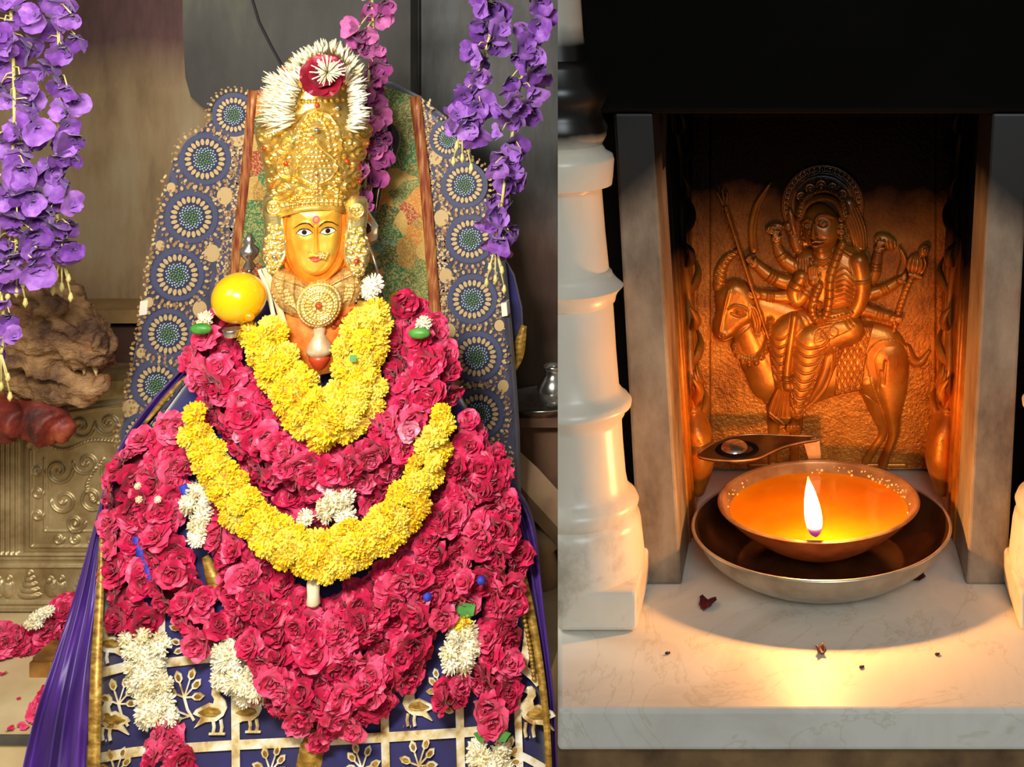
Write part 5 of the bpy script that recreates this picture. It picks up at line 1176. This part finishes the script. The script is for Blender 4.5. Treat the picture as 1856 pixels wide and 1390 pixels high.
# upper collar of roses
p = [(402, 578), (372, 640), (415, 715), (470, 785), (540, 842), (600, 858), (662, 832), (724, 778), (764, 706), (768, 632), (722, 552)]; w = [64, 100, 124, 128, 120, 112, 124, 136, 134, 116, 52]
g = garland('thick rose garland worn as a collar around the upper yellow garland', p); backing(g, p, w, .03); strand(g, p, w, 'rose', RS, .045, .045)
link('pink_rose', (pk := ROSE[1].copy()), g, P(588, 868, 2.30), facing_q((.1, -1, .4)), .022); pk.materials[0] = MT['rose_pink']; pk.name = 'pink_rose'
link('pink_rose', pk, g, P(575, 890, 2.31), facing_q((-.2, -1, -.2)), .02); link('pink_rose', pk, g, P(440, 785, 2.32), facing_q((-.2, -1, .3)), .018); link('pink_rose', pk, g, P(742, 780, 2.30), facing_q((.3, -1, .2)), .02)
# dark inner roses
p = [(440, 840), (490, 900), (560, 935), (620, 925), (690, 880), (740, 830)]; w = [60, 80, 84, 84, 80, 60]
g = garland('shaded rose garland filling the gap inside the long yellow garland', p); backing(g, p, w, .012); strand(g, p, w, 'rose', RS, .016, .02)
# two strings down the left arm
p = [(346, 762), (278, 806), (226, 876), (212, 960), (226, 1050), (244, 1128)]; w = [60, 80, 86, 84, 82, 84]
g1 = garland('outer rose string down the left side ending in a long white tassel and roses', p); backing(g1, p, w, .006); strand(g1, p, w, 'rose', RS, .018, .03)
for x, y in ((250, 880), (252, 905), (286, 905)): link('white_flower', RN.choice(WHITE), g1, P(x, y, Ys(x, y) - .085), facing_q((RN.uniform(-.5, .5), -1, .3)), .0065)
strand(g1, [(258, 1148), (262, 1200), (272, 1260), (282, 1302)], [84, 74, 70, 74], 'white', 36, .022, .022); strand(g1, [(298, 1312), (300, 1350), (300, 1410)], [64, 78, 80], 'rose', 50, .022, .02)
p = [(352, 800), (296, 862), (284, 950), (306, 1040), (344, 1110), (392, 1164)]; w = [70, 84, 88, 88, 88, 76]
g2 = garland('inner rose string down the left side ending in a short fat white tassel', p); backing(g2, p, w, .012); strand(g2, p, w, 'rose', RS, .026, .03)
strand(g2, [(404, 1168), (432, 1212), (462, 1262)], [62, 92, 66], 'white', 38, .028, .03)
# broad rose masses below
p = [(408, 900), (428, 1000), (470, 1088), (540, 1140), (610, 1140), (690, 1096), (760, 1020), (816, 930), (846, 850), (838, 770)]; w = [70, 96, 120, 124, 124, 124, 124, 120, 104, 66]
g = garland('broad rose garland hanging just below the long yellow garland', p); backing(g, p, w, .012); strand(g, p, w, 'rose', RS, .03, .035)
p = [(448, 1060), (470, 1160), (512, 1240), (578, 1284), (650, 1262), (716, 1196), (762, 1110)]; w = [70, 110, 122, 124, 124, 118, 84]
g = garland('lowest rose garland with its gold tassel over the blue skirt', p); backing(g, p, w, .016); strand(g, p, w, 'rose', RS, .024, .035)
strand(g, [(540, 1180), (590, 1200), (660, 1170)], 90, 'rose', RS, .04, .02)
mk('gold_tassel', tube([P(574, 1318, 2.24), P(568, 1350, 2.235), P(562, 1400, 2.235), P(560, 1450, 2.235)], [.012, .022, .026, .030], 12), MT['braid'], g); link('rose', ROSE[2], g, P(580, 1340, 2.215), facing_q((0, -1, -.2)), .024)
p = [(850, 800), (876, 872), (884, 950), (860, 1024), (824, 1080), (800, 1120)]; w = [64, 100, 104, 100, 92, 60]
g3 = garland('rose string at the right with a white tassel tipped by roses', p); backing(g3, p, w, .012); strand(g3, p, w, 'rose', RS, .034, .03)
mk('leaf', emblem([(812, 1108), (836, 1092), (862, 1096), (858, 1116), (832, 1124)], Ys, .05, .002), MT['leaf'], g3, False)
strand(g3, [(840, 1116), (834, 1140)], 44, 'marigold', 34, .034, .01); strand(g3, [(836, 1140), (834, 1176), (826, 1226)], [56, 56, 62], 'white', 38, .034, .02); strand(g3, [(820, 1232), (812, 1268)], [70, 66], 'rose', 46, .03, .015)
p = [(880, 860), (912, 940), (924, 1020), (912, 1100), (902, 1190), (900, 1260), (902, 1316)]; w = [50, 66, 74, 78, 80, 80, 66]
g4 = garland('outermost rose string at the right ending in green leaves and a white tassel', p); backing(g4, p, w, .006); strand(g4, p, w, 'rose', RS, .02, .03)
for sx in (-1, 1): mk('leaf', emblem([(892, 1336), (892 + sx * 14, 1322), (892 + sx * 34, 1330), (892 + sx * 22, 1346)], Ys, .045, .002), MT['leaf'], g4, False)
strand(g4, [(892, 1346), (888, 1380), (884, 1420)], [66, 76, 80], 'white', 38, .022, .022)
# yellow garlands
p = [(462, 590), (488, 640), (520, 690), (546, 736), (590, 764), (634, 740), (652, 690), (648, 640), (664, 590), (668, 546)]; w = [72, 84, 90, 92, 96, 96, 88, 84, 82, 64]
g = garland('short V of yellow marigolds around the silver pendant', p); backing(g, p, w, .05, MT['braid']); strand(g, p, w, 'marigold', 42, .085, .03)
strand(g, [(560, 770), (596, 778)], 40, 'marigold', 42, .085, .02); mk('leaf', emblem([(634, 644), (646, 644), (646, 656), (634, 656)], Ys, .14, .002), MT['leaf'], g, False)
p = [(346, 740), (362, 800), (398, 862), (444, 930), (504, 982), (580, 1010), (656, 984), (722, 930), (764, 866), (790, 800), (806, 742)]; w = [30, 58, 68, 74, 80, 82, 80, 76, 68, 54, 26]
g = garland('long U of yellow marigolds swinging below the rose collar', p); backing(g, p, w, .06, MT['braid']); strand(g, p, w, 'marigold', 38, .088, .02)
mk('white_tag', lathe([(.008, 0), (.011, -.010), (.010, -.03), (.012, -.044), (.006, -.05)], P(568, 1046, 2.25), 12), MT['white_fl'], g)
# loose white clusters tucked between the roses
g = garland('white flower string beside the long yellow garland at the left arm', [(362, 940)]); strand(g, [(368, 880), (358, 930), (358, 996)], [54, 52, 40], 'white', 36, .05, .015)
mk('blue_yarn', tube([P(330, 880, 2.33), P(378, 960, 2.335), P(392, 1030, 2.33)], .007, 8), MT['blue_yarn'], g); mk('yellow_tassel', tube([P(372, 1008, 2.32), P(388, 1046, 2.315), P(404, 1080, 2.315)], [.006, .014, .017], 10), MT['braid'], g)
g = garland('white flowers under the point of the rose collar', [(590, 920)]); strand(g, [(606, 886), (606, 936)], [56, 62], 'white', 36, .065, .012); strand(g, [(548, 936), (566, 952)], [36, 36], 'white', 32, .055, .01)
g = garland('white flowers on the right shoulder above the yellow V', [(672, 524)]); strand(g, [(668, 504), (676, 534)], [34, 44], 'white', 32, .045, .01)
for x, y, lb in ((372, 584, 'white bud with a green leaf at the left shoulder'), (768, 592, 'white bud at the right shoulder')):
    o = thing('flower_bud', lb, 'flower', P(x, y, 2.36), 'buds tucked at the shoulders'); link('white_flower', WHITE[1], o, P(x, y - 6, 2.35), facing_q((0, -1, .6)), .015); mk('leaf', ball(P(x - 8, y + 12, 2.335), .02, 12, 8, 1, .5, .5), MT['leaf'], o)
yarn = mk('blue_yarn_loop', tube(cr([tuple(P(x, y, Ys(x, y) - .02)) for x, y in ((246, 930), (252, 985), (268, 1030), (286, 1070))], 6), .010, 10), MT['blue_yarn']); tag(yarn, 'blue yarn cord between the two rose strings at the left', 'cord')
for x, y in ((775, 1082), (872, 1052)): yb = mk('blue_bead', ball(P(x, y, Ys(x, y) - .078), .0075, 12, 8), MT['blue_yarn']); tag(yb, 'blue bead among the roses left of the white tassel' if x < 800 else 'blue bead showing between the two rose strings at the right', 'bead')
# flowers on the crown
cf = thing('crown_flowers', 'white tuft flowers and a dark red rose fixed to the crown top', 'flowers', P(575, 230, 2.36))
def tuft(nm, base, dirs, L, n, Y, seed):
    rnd = random.Random(seed); b = cr(base, 10); parts = []
    for i in range(n):
        t = rnd.random(); k = t * (len(b) - 1); x = np.interp(k, range(len(b)), b[:, 0]) + rnd.uniform(-5, 5); y = np.interp(k, range(len(b)), b[:, 1]) + rnd.uniform(-5, 5)
        a = math.radians(np.interp(t, np.linspace(0, 1, len(dirs)), dirs) + rnd.uniform(-26, 26)); l = L * rnd.uniform(.7, 1.15); Yy = Y + rnd.uniform(-.02, .02)
        q = [P(x, y, Yy), P(x + math.cos(a) * l * .55, y - math.sin(a) * l * .55, Yy - .012), P(x + math.cos(a) * l, y - math.sin(a) * l, Yy - .004)]
        parts.append(tube(q, [.0016, .0026, .0008], 5))
    o = mk(nm, join(*parts), MT['white_fl'], cf); o['kind'] = 'stuff'
tuft('white_petals', [(512, 226), (512, 190), (522, 150)], [172, 165, 140], 40, 130, 2.375, 1)
tuft('white_petals', [(530, 226), (532, 190), (540, 160)], [180, 170, 150], 44, 90, 2.352, 11)
tuft('white_petals', [(632, 232), (636, 196), (632, 150)], [0, 10, 30], 30, 110, 2.37, 2)
tuft('white_petals', [(528, 136), (562, 104), (598, 92), (634, 116), (648, 156)], [150, 125, 88, 52, 10], 20, 150, 2.395, 3)
tuft('white_petals', [(540, 150), (580, 130), (630, 150)], [140, 90, 40], 30, 90, 2.40, 9)
mk('red_stalk', tube([P(512, 124, 2.385), P(524, 146, 2.38), P(536, 160, 2.375)], .0045, 8), MT['lip'], cf)
RB = rose_mesh(40); RB.materials[0] = MT['dark_petal']; parts = []
rnd = random.Random(4); pr_ = [petal(2 * math.pi * k / 6 + rnd.uniform(-.2, .2), .18, .80, .60, 1.05, -.1, .25, k, 5, 4, .35, .12) for k in range(6)] + [petal(2 * math.pi * (k + .5) / 5, .1, .66, .5, .62, 0, .4, k, 4, 4, .3, .1) for k in range(5)]
ro = mk('red_rose', join(*pr_), MT['rose'], cf, label='dark red open rose'); ro.data.materials[0] = petal_mat('deep_red_petal', (96, 4, 22), (138, 8, 36), (178, 24, 60), .45)
ro.rotation_mode = 'QUATERNION'; ro.rotation_quaternion = Vector((.25, -1, .15)).to_track_quat('Z', 'Y'); ro.location = P(586, 138, 2.325); ro.scale = (.044,) * 3
parts = []
for i in range(70):
    a = rnd.uniform(0, 6.28); l = rnd.uniform(12, 34); parts.append(tube([P(594, 132, 2.318), P(594 + math.cos(a) * l, 128 + math.sin(a) * l * .85, 2.285 + rnd.uniform(-.008, .008))], [.0012, .0009], 4))
o = mk('stamens', join(*parts), MT['white_fl'], cf); o['kind'] = 'stuff'

# ---- hanging artificial wisteria
def wist_mesh(seed, mt):
    rnd = random.Random(seed); parts = []
    for s_ in (-1, 1): parts.append(petal(s_ * .75 + rnd.uniform(-.2, .2), .02, 1.05, .62, .75 + rnd.uniform(-.2, .2), 0, .3, rnd.uniform(0, 6), 4, 4, .5, .12))
    for a in (math.pi - .5, math.pi + .5): parts.append(petal(a + rnd.uniform(-.2, .2), .02, .72, .42, .5 + rnd.uniform(-.2, .2), 0, .4, rnd.uniform(0, 6), 3, 3, .3, .08))
    parts.append(petal(math.pi, .0, .5, .26, .15, 0, .5, 1, 3, 3))
    return mesh_data('wisteria_flower', *join(*parts), mt)
WIS = [wist_mesh(i, MT['wist']) for i in range(4)]; WIP = [wist_mesh(i + 9, MT['wist_pink']) for i in range(3)]
def wisteria(label, path, Y, spread, n, size, meshes, seed, tail=True, grp='hanging artificial wisteria'):
    rnd = random.Random(seed); q = cr(path, 8); t = thing('wisteria_strand', label, 'flowers', P(*path[0], Y), grp); st = [P(x, y, Y + .004 * math.sin(i)) for i, (x, y) in enumerate(q)]
    stems = [tube(st, .0028, 6)]
    for i in range(n):
        s_ = (i + rnd.uniform(-.3, .3)) / n * (len(q) - 1) * .97; x0 = np.interp(s_, range(len(q)), q[:, 0]); y0 = np.interp(s_, range(len(q)), q[:, 1])
        x, y = x0 + rnd.uniform(-spread, spread), y0 + rnd.uniform(4, 26); d = rnd.uniform(-.05, .03); c = P(x, y, Y + d)
        stems.append(tube([P(x0, y0, Y), P((x + x0) / 2 + rnd.uniform(-4, 4), (y + y0) / 2 - 8, Y + d * .6), c], .0013, 5))
        nrm = Vector((rnd.uniform(-.9, .9), -.8, rnd.uniform(-1.0, .3))); sc = size * Y / F * rnd.uniform(.75, 1.2)
        o = bpy.data.objects.new('blossom', rnd.choice(meshes)); COL.objects.link(o); attach(o, t); o.location = c; o.rotation_mode = 'QUATERNION'
        o.rotation_quaternion = nrm.normalized().to_track_quat('Z', 'Y') @ Quaternion((0, 0, 1), rnd.uniform(0, 6.28)); o.scale = (sc,) * 3
    if tail:
        x, y = path[-1]; buds = []
        for k, (dx, dy) in enumerate(((-10, 34), (12, 40), (0, 56), (-16, 62), (16, 74))):
            stems.append(tube([P(x, y, Y), P(x + dx * .6, y + dy * .6, Y), P(x + dx, y + dy, Y)], .0016, 5)); buds.append(tube([P(x + dx, y + dy - 4, Y), P(x + dx, y + dy + 6, Y), P(x + dx, y + dy + 14, Y)], [.002, .0046, .0008], 7))
            mk('bud', buds[-1], MT['stem'], t)
    mk('stem', join(*stems), MT['stem'], t)
wisteria('purple wisteria strand hanging at the far left edge', [(10, -240), (14, -60), (22, 60), (26, 200), (22, 330), (30, 450), (30, 470)], 2.2, 46, 84, 34, WIS, 1)
wisteria('purple wisteria strand second from the left edge', [(94, -240), (98, -60), (106, 60), (108, 200), (102, 300), (104, 400), (112, 460)], 2.24, 34, 60, 34, WIS, 2)
wisteria('sparse purple wisteria tip beside the carved lion', [(-14, 420), (0, 520), (8, 600), (2, 640)], 2.2, 26, 9, 30, WIS, 3)
wisteria('magenta wisteria strand hanging behind the crown', [(668, -240), (672, -60), (676, 60), (668, 150), (676, 230), (664, 310), (660, 360)], 2.52, 26, 62, 28, WIP, 4, False)
wisteria('purple wisteria strand crossing the top right of the board', [(890, -240), (894, -60), (892, 40), (872, 120), (850, 190), (838, 226)], 2.4, 24, 44, 30, WIS, 5)
wisteria('long purple wisteria strand nearest the dividing edge', [(986, -240), (982, -60), (968, 60), (948, 130), (932, 220), (916, 320), (906, 400), (898, 446)], 2.4, 26, 54, 30, WIS, 6)

# ---- offerings on the platform
PET = [mesh_data('rose_petal', *petal(0, 0, .9, .55, 1.35, .06, .3, i, 4, 4, .3, .12), MT['rose']) for i in range(3)]
def heap(label, spots, name='rose_heap'):
    g = thing(name, label, 'flowers', Hz(*spots[0][:2], zst), 'loose roses on the platform')
    for x, y, h, s_ in spots:
        c = Hz(x, y, zst); link('rose', RN.choice(ROSE), g, c + Vector((0, 0, h + s_ * .25)), facing_q((RN.uniform(-.6, .6), -.9, .8)), s_)
    return g
def pile(cx, cy, rx, n, seed, hmax):
    rnd = random.Random(seed); out = []
    for i in range(n):
        a = rnd.uniform(0, 6.28); q = math.sqrt(rnd.random()); out.append((cx + rx * q * math.cos(a), cy + rx * .3 * q * math.sin(a), hmax * (1 - q) * rnd.uniform(.4, 1), rnd.uniform(.020, .028)))
    return out
h1 = heap('heap of rose offerings against the purple veil with white flowers on top', pile(110, 1170, 56, 40, 1, .085) + pile(118, 1150, 34, 14, 5, .10))
for x, y in ((66, 1118), (78, 1112), (56, 1130), (88, 1108), (70, 1128)): link('white_flower', RN.choice(WHITE), h1, P(x, y, 2.55), facing_q((-.2, -1, .8)), .013)
heap('low pile of shredded roses at the left picture edge', pile(10, 1188, 42, 22, 2, .05)); heap('rose cluster lying low beside the foot of the purple veil', pile(96, 1300, 26, 14, 3, .045))
wb = thing('wooden_box', 'small dark wooden box with gilt corner on the platform', 'box', Hz(92, 1228, zst)); c = Hz(92, 1228, zst)
mk('body', box(c.x - .040, c.x + .05, c.y, c.y + .07, zst + .0005, zst + .028), MT['wood'], wb, False); mk('lid', prism([(c.x - .036, c.y + .004), (c.x + .046, c.y + .004), (c.x + .046, c.y + .066), (c.x - .036, c.y + .066)], zst + .0285, zst + .036), MT['wood'], wb, False); mk('gilt_corner', box(c.x - .0, c.x + .03, c.y - .002, c.y - .0002, zst + .006, zst + .030), MT['braid'], wb, False)
for i, (x, y, lb) in enumerate(((12, 1336, 'large rose petal at the left edge of the platform'), (42, 1340, 'rose petal second from the left on the platform edge'), (44, 1318, 'rose petal upright behind two petals on the platform edge'), (6, 1222, 'rose petal below the shredded rose pile'), (64, 1320, 'small rose petal next to the low rose cluster'), (34, 1270, 'tiny rose petal alone in the middle of the platform'))):
    o = link('rose_petal', PET[i % 3], None, Hz(x, min(y, 1326), zst) + Vector((0, 0, .002)), Euler((0, 0, i * 1.7)).to_quaternion(), .014 if i != 5 else .007); tag(o, lb, 'petal', 'petals on the platform')
